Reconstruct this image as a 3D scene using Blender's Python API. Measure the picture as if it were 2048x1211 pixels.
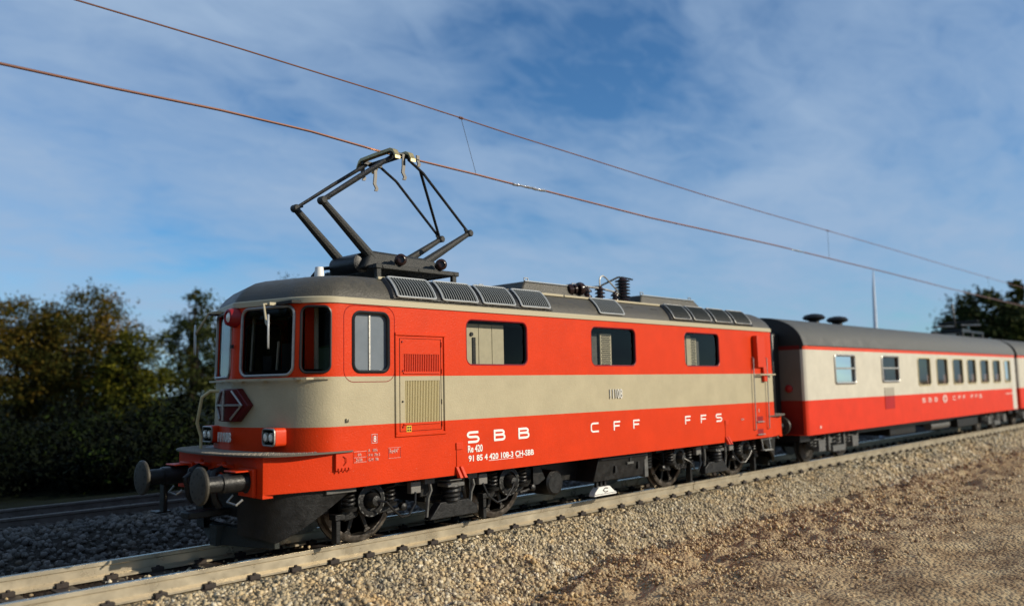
import bpy, bmesh, math, random
import numpy as np
from mathutils import Vector, Matrix, noise
from mathutils.geometry import delaunay_2d_cdt
random.seed(7); rng = np.random.default_rng(7)
R_ = math.radians
for o in list(bpy.data.objects): bpy.data.objects.remove(o)
scn = bpy.context.scene
C = scn.collection

# ------------------------------------------------------------------ camera
cam_d = bpy.data.cameras.new("camera"); cam = bpy.data.objects.new("camera", cam_d); C.objects.link(cam); scn.camera = cam
yaw, pit, rol = 0.76999, 0.09992, -0.02042
f_ = Vector((math.cos(pit)*math.cos(yaw), math.cos(pit)*math.sin(yaw), math.sin(pit)))
rt = f_.cross(Vector((0, 0, 1))).normalized(); up = rt.cross(f_)
Rv = math.cos(rol)*rt+math.sin(rol)*up; Uv = -math.sin(rol)*rt+math.cos(rol)*up
M = Matrix((Rv, Uv, -f_)).transposed().to_4x4(); M.translation = (-7.218, -11.010, 2.1856); cam.matrix_world = M
cam_d.sensor_width = 36; cam_d.lens = 1662.56/2048*36; cam_d.clip_end = 4000; cam_d.clip_start = .05
cam_d.dof.use_dof = True; cam_d.dof.focus_distance = 12.8; cam_d.dof.aperture_fstop = 0.42

# ------------------------------------------------------------------ light
SUN_EL = 23; sd = Vector((0.50, -0.866, 0)).normalized()*math.cos(R_(SUN_EL)); sd.z = math.sin(R_(SUN_EL))
sl = bpy.data.lights.new("sun", 'SUN'); so = bpy.data.objects.new("sun", sl); C.objects.link(so)
sl.energy = 4.75; sl.angle = R_(.5); sl.color = (1, .89, .71)
so.rotation_euler = (-sd).to_track_quat('-Z', 'Y').to_euler(); so.location = (20, -20, 20)
w = bpy.data.worlds.new("World"); scn.world = w; w.use_nodes = True
nt = w.node_tree; nt.nodes.clear()
def N(t, k, **kw):
    n = t.nodes.new(k)
    for a, b in kw.items():
        if a in n.inputs.keys(): n.inputs[a].default_value = b
        else: setattr(n, a, b)
    return n
def ramp(t, pts, interp='LINEAR'):
    n = t.nodes.new('ShaderNodeValToRGB'); e = n.color_ramp.elements; n.color_ramp.interpolation = interp
    while len(e) < len(pts): e.new(.5)
    for i, (p, c) in enumerate(pts):
        e[i].position = p; e[i].color = (c[0], c[1], c[2], 1) if hasattr(c, '__len__') else (c, c, c, 1)
    return n
sky = N(nt, 'ShaderNodeTexSky', sky_type='NISHITA', sun_disc=False, sun_elevation=R_(SUN_EL), sun_rotation=math.atan2(sd.x, sd.y), air_density=1.0, dust_density=.3, ozone_density=2.0, altitude=300)
bg = N(nt, 'ShaderNodeBackground', Strength=.098); out = N(nt, 'ShaderNodeOutputWorld')
tc = N(nt, 'ShaderNodeTexCoord')
# thin cirrus: noise laid on a cloud plane high overhead (direction divided by its height)
sep = N(nt, 'ShaderNodeSeparateXYZ'); nt.links.new(tc.outputs['Generated'], sep.inputs[0])
zz = N(nt, 'ShaderNodeMath', operation='ADD'); nt.links.new(sep.outputs[2], zz.inputs[0]); zz.inputs[1].default_value = .22
dv = N(nt, 'ShaderNodeVectorMath', operation='DIVIDE'); cmb = N(nt, 'ShaderNodeCombineXYZ')
nt.links.new(tc.outputs['Generated'], dv.inputs[0])
for i in range(3): nt.links.new(zz.outputs[0], cmb.inputs[i])
nt.links.new(cmb.outputs[0], dv.inputs[1])
mp = N(nt, 'ShaderNodeMapping'); mp.inputs['Rotation'].default_value = (0, 0, .55); mp.inputs['Scale'].default_value = (1.0, 1.5, 1); nt.links.new(dv.outputs[0], mp.inputs[0])
n1 = N(nt, 'ShaderNodeTexNoise', Scale=1.3, Detail=9, Roughness=.55, Distortion=.35); nt.links.new(mp.outputs[0], n1.inputs['Vector'])
n2 = N(nt, 'ShaderNodeTexNoise', Scale=7, Detail=6, Roughness=.6, Distortion=.8); nt.links.new(mp.outputs[0], n2.inputs['Vector'])
mx = N(nt, 'ShaderNodeMath', operation='MULTIPLY_ADD'); nt.links.new(n2.outputs[0], mx.inputs[0]); mx.inputs[1].default_value = .3; nt.links.new(n1.outputs[0], mx.inputs[2])
gd = N(nt, 'ShaderNodeVectorMath', operation='DOT_PRODUCT'); nt.links.new(tc.outputs['Generated'], gd.inputs[0]); gd.inputs[1].default_value = (0.7448, 0.5204, 0.4177)  # a clear gap in the veil
gm = N(nt, 'ShaderNodeMapRange', clamp=True); nt.links.new(gd.outputs['Value'], gm.inputs['Value']); gm.inputs['From Min'].default_value = .972; gm.inputs['From Max'].default_value = 1.0; gm.inputs['To Min'].default_value = .0; gm.inputs['To Max'].default_value = -.20
ga = N(nt, 'ShaderNodeMath', operation='ADD'); nt.links.new(mx.outputs[0], ga.inputs[0]); nt.links.new(gm.outputs[0], ga.inputs[1])
cr = ramp(nt, [(.40, 0), (.58, .50), (.80, .9)]); nt.links.new(ga.outputs[0], cr.inputs[0])
tint = N(nt, 'ShaderNodeMixRGB', blend_type='MULTIPLY', Fac=1.0); nt.links.new(sky.outputs[0], tint.inputs[1]); tint.inputs[2].default_value = (.56, .95, 1.26, 1)
mixc = N(nt, 'ShaderNodeMixRGB', Color2=(3.5, 4.85, 6.8, 1)); nt.links.new(cr.outputs[0], mixc.inputs['Fac']); nt.links.new(tint.outputs[0], mixc.inputs['Color1'])
nt.links.new(mixc.outputs[0], bg.inputs[0]); nt.links.new(bg.outputs[0], out.inputs[0])
scn.view_settings.view_transform = 'Standard'; scn.view_settings.look = 'None'; scn.view_settings.exposure = 0; scn.view_settings.gamma = 1
scn.render.resolution_x = 1024; scn.render.resolution_y = 605

# ------------------------------------------------------------------ materials
MAT = {}
def mat(name, col, rough=.5, metal=0, bump=0, bscale=60, var=0, vscale=8, spec=.35, coat=0):
    m = bpy.data.materials.new(name); m.use_nodes = True; t = m.node_tree; b = t.nodes['Principled BSDF']
    b.inputs['Roughness'].default_value = rough; b.inputs['Metallic'].default_value = metal; b.inputs['Specular IOR Level'].default_value = spec
    b.inputs['Coat Weight'].default_value = coat; b.inputs['Base Color'].default_value = (*col, 1)
    tcn = N(t, 'ShaderNodeTexCoord')
    if var:
        n = N(t, 'ShaderNodeTexNoise', Scale=vscale, Detail=5, Roughness=.65); t.links.new(tcn.outputs['Object'], n.inputs['Vector'])
        r = ramp(t, [(.3, [c*(1-var) for c in col]), (.7, [min(1, c*(1+var)) for c in col])]); t.links.new(n.outputs[0], r.inputs[0]); t.links.new(r.outputs[0], b.inputs['Base Color'])
        r2 = ramp(t, [(.3, max(0, rough-.1)), (.7, min(1, rough+.12))]); t.links.new(n.outputs[0], r2.inputs[0]); t.links.new(r2.outputs[0], b.inputs['Roughness'])
    if bump:
        n = N(t, 'ShaderNodeTexNoise', Scale=bscale, Detail=3, Roughness=.6); t.links.new(tcn.outputs['Object'], n.inputs['Vector'])
        bp = N(t, 'ShaderNodeBump', Strength=bump, Distance=.01); t.links.new(n.outputs[0], bp.inputs['Height']); t.links.new(bp.outputs[0], b.inputs['Normal'])
    MAT[name] = m; return m
RED = (.60, .040, .006); CREAM = (.42, .365, .24)
def stripes(name, bands, rough=.42, bump=.35, speck=True):
    """paint in horizontal bands: bands = [(z_top, colour), ...]"""
    m = mat(name, bands[0][1], rough, spec=.12); t = m.node_tree; b = t.nodes['Principled BSDF']
    tcn = N(t, 'ShaderNodeTexCoord'); s = N(t, 'ShaderNodeSeparateXYZ'); t.links.new(tcn.outputs['Object'], s.inputs[0])
    cur = None
    for i, (zt, c) in enumerate(bands):
        if cur is None:
            rgb = N(t, 'ShaderNodeRGB'); rgb.outputs[0].default_value = (*c, 1); cur = rgb.outputs[0]; last = zt; continue
        g = N(t, 'ShaderNodeMath', operation='GREATER_THAN'); t.links.new(s.outputs[2], g.inputs[0]); g.inputs[1].default_value = last
        mxn = N(t, 'ShaderNodeMixRGB'); t.links.new(g.outputs[0], mxn.inputs[0]); t.links.new(cur, mxn.inputs[1]); mxn.inputs[2].default_value = (*c, 1); cur = mxn.outputs[0]; last = zt
    nz = N(t, 'ShaderNodeTexNoise', Scale=2.2, Detail=6, Roughness=.7); t.links.new(tcn.outputs['Object'], nz.inputs['Vector'])
    rr = ramp(t, [(.3, .90), (.7, 1.06)]); t.links.new(nz.outputs[0], rr.inputs[0])
    mu = N(t, 'ShaderNodeMixRGB', blend_type='MULTIPLY', Fac=1); t.links.new(cur, mu.inputs[1]); t.links.new(rr.outputs[0], mu.inputs[2]); cur = mu.outputs[0]
    if speck:   # dust specks on the paint
        v = N(t, 'ShaderNodeTexVoronoi', Scale=13, feature='F1'); t.links.new(tcn.outputs['Object'], v.inputs['Vector'])
        lt = N(t, 'ShaderNodeMath', operation='LESS_THAN'); t.links.new(v.outputs['Distance'], lt.inputs[0]); lt.inputs[1].default_value = .055
        mm = N(t, 'ShaderNodeMixRGB', Color2=(.75, .55, .42, 1)); sc = N(t, 'ShaderNodeMath', operation='MULTIPLY'); t.links.new(lt.outputs[0], sc.inputs[0]); sc.inputs[1].default_value = .28
        t.links.new(sc.outputs[0], mm.inputs[0]); t.links.new(cur, mm.inputs[1]); cur = mm.outputs[0]
    t.links.new(cur, b.inputs['Base Color'])
    n = N(t, 'ShaderNodeTexNoise', Scale=42, Detail=3, Roughness=.6); t.links.new(tcn.outputs['Object'], n.inputs['Vector'])
    bp = N(t, 'ShaderNodeBump', Strength=bump, Distance=.012); t.links.new(n.outputs[0], bp.inputs['Height']); t.links.new(bp.outputs[0], b.inputs['Normal'])
    return m
stripes('loco_paint', [(1.697, RED), (2.366, CREAM), (3.37, RED), (9, CREAM)])
stripes('coach_paint', [(1.67, (.64, .04, .014)), (2.985, (.56, .52, .42)), (3.09, (.66, .07, .03)), (9, (.16, .16, .16))], speck=False, bump=.1)
stripes('coach_end_shaded', [(1.67, (.17, .012, .008)), (2.985, (.13, .105, .085)), (3.09, (.12, .01, .008)), (9, (.03, .03, .03))], speck=False, bump=.1)  # carriage colours darkened: shade on the end walls put into the paint
stripes('hatch_paint', [(1.67, (.38, .02, .02)), (9, (.36, .33, .26))], speck=False, bump=.1)
mat('red', RED, .4, bump=.3, spec=.22); mat('emblem_red', (.075, .003, .005), .3); mat('deep_red', (.24, .008, .010), .35, bump=.2); mat('cream', CREAM, .45, bump=.2)
mat('door_cream', (.56, .53, .45), .45); mat('yellow_cream', (.50, .42, .22), .45); mat('olive_shadow', (.10, .075, .03), .6)
mat('roof_grey', (.062, .055, .040), .42, bump=.9, bscale=45, var=.22, vscale=14)
mat('coach_roof', (.095, .097, .092), .7, bump=.3, bscale=12, var=.12, vscale=3)
mat('black_plastic', (.008, .008, .008), .38, bump=.5, bscale=50, var=.5, vscale=12)
mat('plate_grey', (.10, .09, .07), .5); mat('tread_grey', (.36, .32, .26), .45, metal=.2); mat('buffer_face', (.045, .040, .030), .5, bump=.5, bscale=60, spec=.3, var=.3, vscale=15); mat('dark_plastic', (.012, .012, .012), .42, bump=.5, bscale=40, var=.4, vscale=10)
mat('plough_green', (.018, .022, .019), .55, bump=.8, bscale=60, var=.3, vscale=20)
mat('panto_grey', (.024, .024, .021), .5, bump=.9, bscale=70, var=.35, vscale=25)
mat('wheel_steel', (.05, .046, .042), .4, metal=.6, bump=.5, bscale=40, var=.4, vscale=15)
mat('tyre_steel', (.16, .14, .12), .35, metal=.9, bump=.3, bscale=40, var=.5, vscale=9)
mat('grey_box', (.17, .165, .155), .4, bump=.5)
mat('horn_steel', (.055, .052, .048), .35, metal=.4); mat('silver', (.36, .35, .32), .42, metal=.7, bump=.2, var=.15, vscale=20)
mat('slat_shaded', (.05, .055, .05), .5); mat('slat_light', (.62, .60, .54), .4); mat('slat_grey', (.20, .21, .20), .45); mat('silver_paint', (.42, .43, .42), .35, metal=.2)
mat('brass', (.40, .33, .17), .35, metal=.5, var=.3, vscale=20)
mat('rubber', (.012, .012, .012), .4)
mat('white', (.78, .76, .71), .5); mat('letter_faint', (.68, .48, .42), .5); mat('white_faint', (.70, .40, .34), .5)
mat('black_mark', (.01, .01, .01), .5); mat('yellow_mark', (.75, .5, .04), .5)
mat('brown_insulator', (.022, .009, .007), .22, var=.3, vscale=20)
mat('inside_dark', (.012, .011, .010), .7); mat('inside_cream', (.50, .46, .34), .6, var=.1); mat('seat_red', (.30, .20, .17), .7); mat('seat_green', (.045, .09, .008), .5)
mat('copper', (.42, .215, .155), .34, metal=1); mat('thin_wire', (.10, .10, .10), .5, metal=.5); mat('solder', (.75, .75, .75), .22, metal=1, bump=1, bscale=30)
mat('sleeper', (.030, .022, .018), .65, bump=.8, bscale=20, var=.4, vscale=6)
mat('rail_head', (.75, .68, .55), .22, metal=1, bump=.15, bscale=30); mat('rail', (.46, .395, .285), .32, metal=.5, bump=.15, bscale=25, var=.08, vscale=3)
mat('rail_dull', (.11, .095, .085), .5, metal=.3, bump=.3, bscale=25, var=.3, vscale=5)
mat('mast_grey', (.58, .62, .68), .7); mat('bogie_grey', (.10, .10, .095), .55, bump=.5, bscale=20, var=.3)
mat('lens', (.9, .86, .75), .12, metal=.1); mat('pane_grey', (.16, .18, .20), .12, var=.12, vscale=2)
mat('trunk', (.030, .022, .014), .8, bump=1, bscale=10)
def glass(name, col=(.9, .93, .93), k=.06, tr=(.55, .56, .55)):
    m = bpy.data.materials.new(name); m.use_nodes = True; t = m.node_tree; t.nodes.clear()
    o = N(t, 'ShaderNodeOutputMaterial'); a = N(t, 'ShaderNodeBsdfTransparent', Color=(*tr, 1)); g = N(t, 'ShaderNodeBsdfGlossy', Roughness=.03, Color=(*col, 1))
    fr = N(t, 'ShaderNodeFresnel', IOR=1.5); mxn = N(t, 'ShaderNodeMixShader')
    ad = N(t, 'ShaderNodeMath', operation='ADD'); t.links.new(fr.outputs[0], ad.inputs[0]); ad.inputs[1].default_value = k
    t.links.new(ad.outputs[0], mxn.inputs[0]); t.links.new(a.outputs[0], mxn.inputs[1]); t.links.new(g.outputs[0], mxn.inputs[2]); t.links.new(mxn.outputs[0], o.inputs[0])
    MAT[name] = m
glass('glass', k=-.035, tr=(.82, .82, .80)); glass('coach_glass', k=.0, tr=(.62, .60, .60)); glass('clear_glass', k=0, tr=(.8, .8, .8))
def stone_mat(name, pts, rough=.6, spec=.4, patch=((.80, .82, .85), (1, 1, 1), (1.0, .84, .62))):
    m = mat(name, pts[0][1], rough, spec=spec); t = m.node_tree; b = t.nodes['Principled BSDF']
    at = N(t, 'ShaderNodeAttribute', attribute_name='rnd'); r = ramp(t, pts); t.links.new(at.outputs['Fac'], r.inputs[0])
    tcn = N(t, 'ShaderNodeTexCoord'); n = N(t, 'ShaderNodeTexNoise', Scale=1.1, Detail=6, Roughness=.7); t.links.new(tcn.outputs['Object'], n.inputs['Vector'])
    r2 = ramp(t, [(.36, patch[0]), (.5, patch[1]), (.68, patch[2])]); t.links.new(n.outputs[0], r2.inputs[0])
    mu = N(t, 'ShaderNodeMixRGB', blend_type='MULTIPLY', Fac=1); t.links.new(r.outputs[0], mu.inputs[1]); t.links.new(r2.outputs[0], mu.inputs[2]); t.links.new(mu.outputs[0], b.inputs['Base Color'])
    n3 = N(t, 'ShaderNodeTexNoise', Scale=70, Detail=3); t.links.new(tcn.outputs['Object'], n3.inputs['Vector'])
    bp = N(t, 'ShaderNodeBump', Strength=.6, Distance=.01); t.links.new(n3.outputs[0], bp.inputs['Height']); t.links.new(bp.outputs[0], b.inputs['Normal'])
stone_mat('ballast', [(0, (.10, .08, .055)), (.15, (.24, .195, .13)), (.5, (.44, .355, .22)), (.8, (.56, .43, .24)), (1, (.70, .62, .46))])
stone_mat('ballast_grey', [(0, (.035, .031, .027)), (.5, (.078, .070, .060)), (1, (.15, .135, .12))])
stone_mat('brown_grit', patch=((.42, .34, .28), (.95, .9, .85), (1.0, .88, .68)), pts=[(0, (.22, .14, .07)), (.35, (.39, .27, .135)), (.7, (.50, .37, .20)), (1, (.62, .52, .33))], rough=.4)
# ground sheet: sand coloured by position, rough with grains
m = mat('ground', (.2, .15, .1), .9, spec=.08); t = m.node_tree; b = t.nodes['Principled BSDF']; tcn = N(t, 'ShaderNodeTexCoord')
na = N(t, 'ShaderNodeTexNoise', Scale=1.6, Detail=8, Roughness=.75); nb = N(t, 'ShaderNodeTexNoise', Scale=16, Detail=6, Roughness=.7)
vo = N(t, 'ShaderNodeTexVoronoi', Scale=18)
for q in (na, nb, vo): t.links.new(tcn.outputs['Object'], q.inputs['Vector'])
ra = ramp(t, [(.32, (.12, .075, .042)), (.43, (.30, .205, .115)), (.6, (.46, .35, .205)), (.8, (.52, .44, .29))]); mxa = N(t, 'ShaderNodeMath', operation='MULTIPLY_ADD')
t.links.new(nb.outputs[0], mxa.inputs[0]); mxa.inputs[1].default_value = .5; sub = N(t, 'ShaderNodeMath', operation='SUBTRACT'); t.links.new(na.outputs[0], sub.inputs[0]); sub.inputs[1].default_value = .25
t.links.new(sub.outputs[0], mxa.inputs[2]); t.links.new(mxa.outputs[0], ra.inputs[0])
sp = N(t, 'ShaderNodeSeparateXYZ'); t.links.new(tcn.outputs['Object'], sp.inputs[0])
mr = N(t, 'ShaderNodeMapRange', clamp=True); t.links.new(sp.outputs[1], mr.inputs['Value']); mr.inputs['From Min'].default_value = -2.6; mr.inputs['From Max'].default_value = -2.0
grey = ramp(t, [(.3, (.22, .175, .11)), (.7, (.46, .37, .23))]); t.links.new(nb.outputs[0], grey.inputs[0])
mxb = N(t, 'ShaderNodeMixRGB'); t.links.new(mr.outputs[0], mxb.inputs[0]); t.links.new(ra.outputs[0], mxb.inputs[1]); t.links.new(grey.outputs[0], mxb.inputs[2])
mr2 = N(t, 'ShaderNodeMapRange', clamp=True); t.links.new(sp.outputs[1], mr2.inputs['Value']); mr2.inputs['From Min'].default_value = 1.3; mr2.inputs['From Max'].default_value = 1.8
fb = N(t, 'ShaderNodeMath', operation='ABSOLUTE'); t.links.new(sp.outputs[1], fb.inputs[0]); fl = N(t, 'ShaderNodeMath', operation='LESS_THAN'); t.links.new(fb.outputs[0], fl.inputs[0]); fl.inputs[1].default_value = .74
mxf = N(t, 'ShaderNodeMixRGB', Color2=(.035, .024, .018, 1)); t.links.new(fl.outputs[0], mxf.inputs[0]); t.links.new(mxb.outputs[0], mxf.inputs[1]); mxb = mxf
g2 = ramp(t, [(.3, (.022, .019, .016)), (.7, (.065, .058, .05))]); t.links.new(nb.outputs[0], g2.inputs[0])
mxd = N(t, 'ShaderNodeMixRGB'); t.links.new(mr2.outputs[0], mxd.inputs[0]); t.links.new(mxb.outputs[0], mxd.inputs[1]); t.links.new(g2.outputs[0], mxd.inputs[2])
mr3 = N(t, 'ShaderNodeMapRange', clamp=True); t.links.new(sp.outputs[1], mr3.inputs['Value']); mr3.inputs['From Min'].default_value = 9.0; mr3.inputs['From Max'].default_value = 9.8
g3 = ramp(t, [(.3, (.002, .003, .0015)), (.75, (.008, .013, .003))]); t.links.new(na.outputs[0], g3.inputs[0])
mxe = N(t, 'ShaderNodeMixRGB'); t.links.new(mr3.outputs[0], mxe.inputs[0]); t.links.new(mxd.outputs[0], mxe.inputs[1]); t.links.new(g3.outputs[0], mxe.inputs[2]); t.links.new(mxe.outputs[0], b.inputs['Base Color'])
bp = N(t, 'ShaderNodeBump', Strength=1, Distance=.05); t.links.new(vo.outputs[0], bp.inputs['Height']); bp.invert = True
bp2 = N(t, 'ShaderNodeBump', Strength=.8, Distance=.03); t.links.new(nb.outputs[0], bp2.inputs['Height']); t.links.new(bp.outputs[0], bp2.inputs['Normal']); t.links.new(bp2.outputs[0], b.inputs['Normal'])
def leaf_mat(name, pts):
    m = mat(name, pts[0][1], .8, spec=.08); t = m.node_tree; b = t.nodes['Principled BSDF']
    at = N(t, 'ShaderNodeAttribute', attribute_name='rnd'); r = ramp(t, pts); t.links.new(at.outputs['Fac'], r.inputs[0]); t.links.new(r.outputs[0], b.inputs['Base Color'])
leaf_mat('leaves_brown', [(0, (.010, .013, .003)), (.4, (.035, .036, .006)), (.7, (.085, .058, .008)), (1, (.17, .095, .014))])
leaf_mat('leaves_dark', [(0, (.008, .013, .004)), (.6, (.028, .038, .010)), (1, (.075, .08, .022))])
leaf_mat('leaves_olive', [(0, (.012, .015, .003)), (.6, (.05, .055, .006)), (1, (.14, .12, .008))])
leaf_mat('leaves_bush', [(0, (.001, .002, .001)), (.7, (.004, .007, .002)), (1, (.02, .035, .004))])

# ------------------------------------------------------------------ mesh builder
class MB:
    def __init__(s): s.v = []; s.f = []
    def add(s, vs, fs):
        o = len(s.v); s.v += [tuple(p) for p in vs]; s.f += [tuple(i+o for i in q) for q in fs]; return s
    def box(s, x0, x1, y0, y1, z0, z1, rot=None, c=None):
        vs = [Vector((x, y, z)) for x in (x0, x1) for y in (y0, y1) for z in (z0, z1)]
        if rot is not None:
            cc = Vector(c) if c else Vector(((x0+x1)/2, (y0+y1)/2, (z0+z1)/2)); vs = [cc+rot@(p-cc) for p in vs]
        return s.add(vs, [(0, 1, 3, 2), (4, 6, 7, 5), (0, 4, 5, 1), (2, 3, 7, 6), (0, 2, 6, 4), (1, 5, 7, 3)])
    def hexa(s, b4, t4):
        return s.add(list(b4)+list(t4), [(3, 2, 1, 0), (4, 5, 6, 7), (0, 1, 5, 4), (1, 2, 6, 5), (2, 3, 7, 6), (3, 0, 4, 7)])
    def tube(s, pts, r, n=8, closed=False, cap=True):
        P = [Vector(p) for p in pts]; m = len(P); rs = r if hasattr(r, '__len__') else [r]*m
        rings = []; prev = None
        for i in range(m):
            a = P[i-1] if (i > 0 or closed) else P[i]; b_ = P[(i+1) % m] if (i < m-1 or closed) else P[i]
            d = (b_-a).normalized()
            if prev is None:
                u = d.cross(Vector((0, 0, 1)));
                if u.length < .1: u = d.cross(Vector((0, 1, 0)))
                u.normalize()
            else: u = (prev-d*prev.dot(d)).normalized()
            prev = u; q = d.cross(u)
            rings.append([P[i]+(u*math.cos(2*math.pi*k/n)+q*math.sin(2*math.pi*k/n))*rs[i] for k in range(n)])
        vs = [p for rg in rings for p in rg]; fs = []
        for i in range(m if closed else m-1):
            for k in range(n):
                j = (i+1) % m; fs.append((i*n+k, i*n+(k+1) % n, j*n+(k+1) % n, j*n+k))
        if cap and not closed: fs += [tuple(range(n-1, -1, -1)), tuple((m-1)*n+k for k in range(n))]
        return s.add(vs, fs)
    def lathe(s, o, d, prof, n=20):
        """prof = [(distance along d, radius), ...]"""
        o = Vector(o); d = Vector(d).normalized(); u = d.cross(Vector((0, 0, 1)))
        if u.length < .1: u = Vector((1, 0, 0))
        u.normalize(); q = d.cross(u)
        vs = [o+d*a+(u*math.cos(2*math.pi*k/n)+q*math.sin(2*math.pi*k/n))*r for a, r in prof for k in range(n)]
        fs = [(i*n+k, i*n+(k+1) % n, (i+1)*n+(k+1) % n, (i+1)*n+k) for i in range(len(prof)-1) for k in range(n)]
        fs += [tuple(range(n-1, -1, -1)), tuple((len(prof)-1)*n+k for k in range(n))]
        return s.add(vs, fs)
    def prism(s, poly, y0, y1, axis='y'):
        """poly in (x,z) extruded in y, or (y,z) extruded in x, or (x,y) extruded in z"""
        mk = {'y': lambda p, t: (p[0], t, p[1]), 'x': lambda p, t: (t, p[0], p[1]), 'z': lambda p, t: (p[0], p[1], t)}[axis]
        n = len(poly); vs = [mk(p, y0) for p in poly]+[mk(p, y1) for p in poly]
        return s.add(vs, [tuple(range(n)), tuple(range(2*n-1, n-1, -1))]+[(i, i+n, (i+1) % n+n, (i+1) % n) for i in range(n)])
    def spring(s, c, r, z0, z1, turns=4, wr=.028):
        n = turns*12; return s.tube([(c[0]+r*math.cos(i*math.pi/6), c[1]+r*math.sin(i*math.pi/6), z0+(z1-z0)*i/n) for i in range(n+1)], wr, 6)
    def build(s, name, m, parent=None, bevel=0, angle=32, merge=False):
        me = bpy.data.meshes.new(name); me.from_pydata(s.v, [], s.f); me.materials.append(MAT[m])
        bm = bmesh.new(); bm.from_mesh(me)
        if merge: bmesh.ops.remove_doubles(bm, verts=bm.verts, dist=.0008)
        bmesh.ops.recalc_face_normals(bm, faces=bm.faces); bm.to_mesh(me); bm.free()
        me.polygons.foreach_set('use_smooth', [True]*len(me.polygons)); me.set_sharp_from_angle(angle=R_(angle))
        o = bpy.data.objects.new(name, me); C.objects.link(o)
        if parent: o.parent = parent
        if bevel:
            b_ = o.modifiers.new('bevel', 'BEVEL'); b_.width = bevel; b_.segments = 2; b_.limit_method = 'ANGLE'; b_.angle_limit = R_(40); b_.harden_normals = False
        return o
def empty(name, loc, label, cat, group=None):
    o = bpy.data.objects.new(name, None); C.objects.link(o); o.location = loc; o.empty_display_size = .3
    o['label'] = label; o['category'] = cat
    if group: o['group'] = group
    return o
def structure(o, kind='structure'): o['kind'] = kind; return o
def copy_part(o, parent, delta=(0, 0, 0)):
    c = o.copy(); C.objects.link(c); c.parent = parent; c.location = Vector(o.location)+Vector(delta); return c
def rrect(x0, x1, z0, z1, r, n=6):
    pts = []
    for cx, cz, a0 in ((x1-r, z0+r, -90), (x1-r, z1-r, 0), (x0+r, z1-r, 90), (x0+r, z0+r, 180)):
        for i in range(n+1):
            a = R_(a0+90*i/n); pts.append((cx+r*math.cos(a), cz+r*math.sin(a)))
    return pts
def subdiv_loop(p, step):
    out_ = []
    for i in range(len(p)):
        a = Vector(p[i]); b_ = Vector(p[(i+1) % len(p)]); k = max(1, int((b_-a).length/step))
        out_ += [tuple(a.lerp(b_, j/k)) for j in range(k)]
    return out_
def inside(p, poly):
    c = False; n = len(poly); j = n-1
    for i in range(n):
        if (poly[i][1] > p[1]) != (poly[j][1] > p[1]) and p[0] < (poly[j][0]-poly[i][0])*(p[1]-poly[i][1])/(poly[j][1]-poly[i][1])+poly[i][0]: c = not c
        j = i
    return c
def sheet(mb, outer, holes, fn, step=.5, gx=None, depth=0):
    """triangulate the 2D region outer-holes and map it through fn(s,z,off)"""
    outer = subdiv_loop(outer, step); holes = [subdiv_loop(h, step) for h in holes]
    V = []; Ed = []
    for lp in [outer]+holes:
        o = len(V); V += [Vector(p) for p in lp]; Ed += [(o+i, o+(i+1) % len(lp)) for i in range(len(lp))]
    xs = [p[0] for p in outer]; zs = [p[1] for p in outer]
    nx = max(2, int((max(xs)-min(xs))/step)); nz = max(2, int((max(zs)-min(zs))/step)); g = step*.35
    for i in range(1, nx):
        for j in range(1, nz):
            p = (min(xs)+(max(xs)-min(xs))*i/nx, min(zs)+(max(zs)-min(zs))*j/nz)
            if not inside(p, outer): continue
            if any(min(q[0] for q in h)-g < p[0] < max(q[0] for q in h)+g and min(q[1] for q in h)-g < p[1] < max(q[1] for q in h)+g for h in holes): continue
            V.append(Vector(p))
    r = delaunay_2d_cdt(V, Ed, [], 0, 1e-5); vv = r[0]
    tri = []
    for f in r[2]:
        c = sum((vv[i] for i in f), Vector((0, 0)))/len(f)
        if inside(c, outer) and not any(inside(c, h) for h in holes): tri.append(tuple(f))
    mb.add([fn(p[0], p[1], 0) for p in vv], tri)
    if depth:
        for h in holes:
            n = len(h); mb.add([fn(p[0], p[1], 0) for p in h]+[fn(p[0], p[1], -depth) for p in h], [(i, (i+1) % n, (i+1) % n+n, i+n) for i in range(n)])
    return mb
def text_mesh(name, txt, m, parent, size, loc, rot=(R_(90), 0, 0), sx=1, ext=.004, align='LEFT', bold=0):
    cu = bpy.data.curves.new(name, 'FONT'); cu.body = txt; cu.size = size; cu.extrude = ext; cu.align_x = align; cu.offset = bold; cu.resolution_u = 3
    o = bpy.data.objects.new('tmp', cu); C.objects.link(o); bpy.context.view_layer.update()
    me = bpy.data.meshes.new_from_object(o.evaluated_get(bpy.context.evaluated_depsgraph_get())); bpy.data.objects.remove(o)
    me.name = name; me.materials.clear(); me.materials.append(MAT[m])
    mo = bpy.data.objects.new(name, me); C.objects.link(mo); mo.location = loc; mo.rotation_euler = rot; mo.scale = (sx, 1, 1)
    if parent: mo.parent = parent
    return mo
def strokes(mb, lines, w_, fn):
    """flat lettering of constant stroke width; fn(u,v) -> 3D point on the surface"""
    for ln in lines:
        L = [Vector(p) for p in ln]; L = [p for i, p in enumerate(L) if i == 0 or (p-L[i-1]).length > 1e-4]; n = len(L); le = []; ri = []
        for i in range(n):
            d1 = (L[i]-L[i-1]).normalized() if i else (L[1]-L[0]).normalized(); d2 = (L[i+1]-L[i]).normalized() if i < n-1 else d1
            d = (d1+d2).normalized(); nn = Vector((-d.y, d.x)); k = w_/2/max(.4, nn.dot(Vector((-d1.y, d1.x))))
            le.append(L[i]+nn*k); ri.append(L[i]-nn*k)
        k0 = len(mb.v)*.00002; mb.add([Vector(fn(*p))+Vector((0, -k0-.00012*(q % n), 0)) for q, p in enumerate(le+ri)], [(i, i+1, n+i+1, n+i) for i in range(n-1)])
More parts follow.
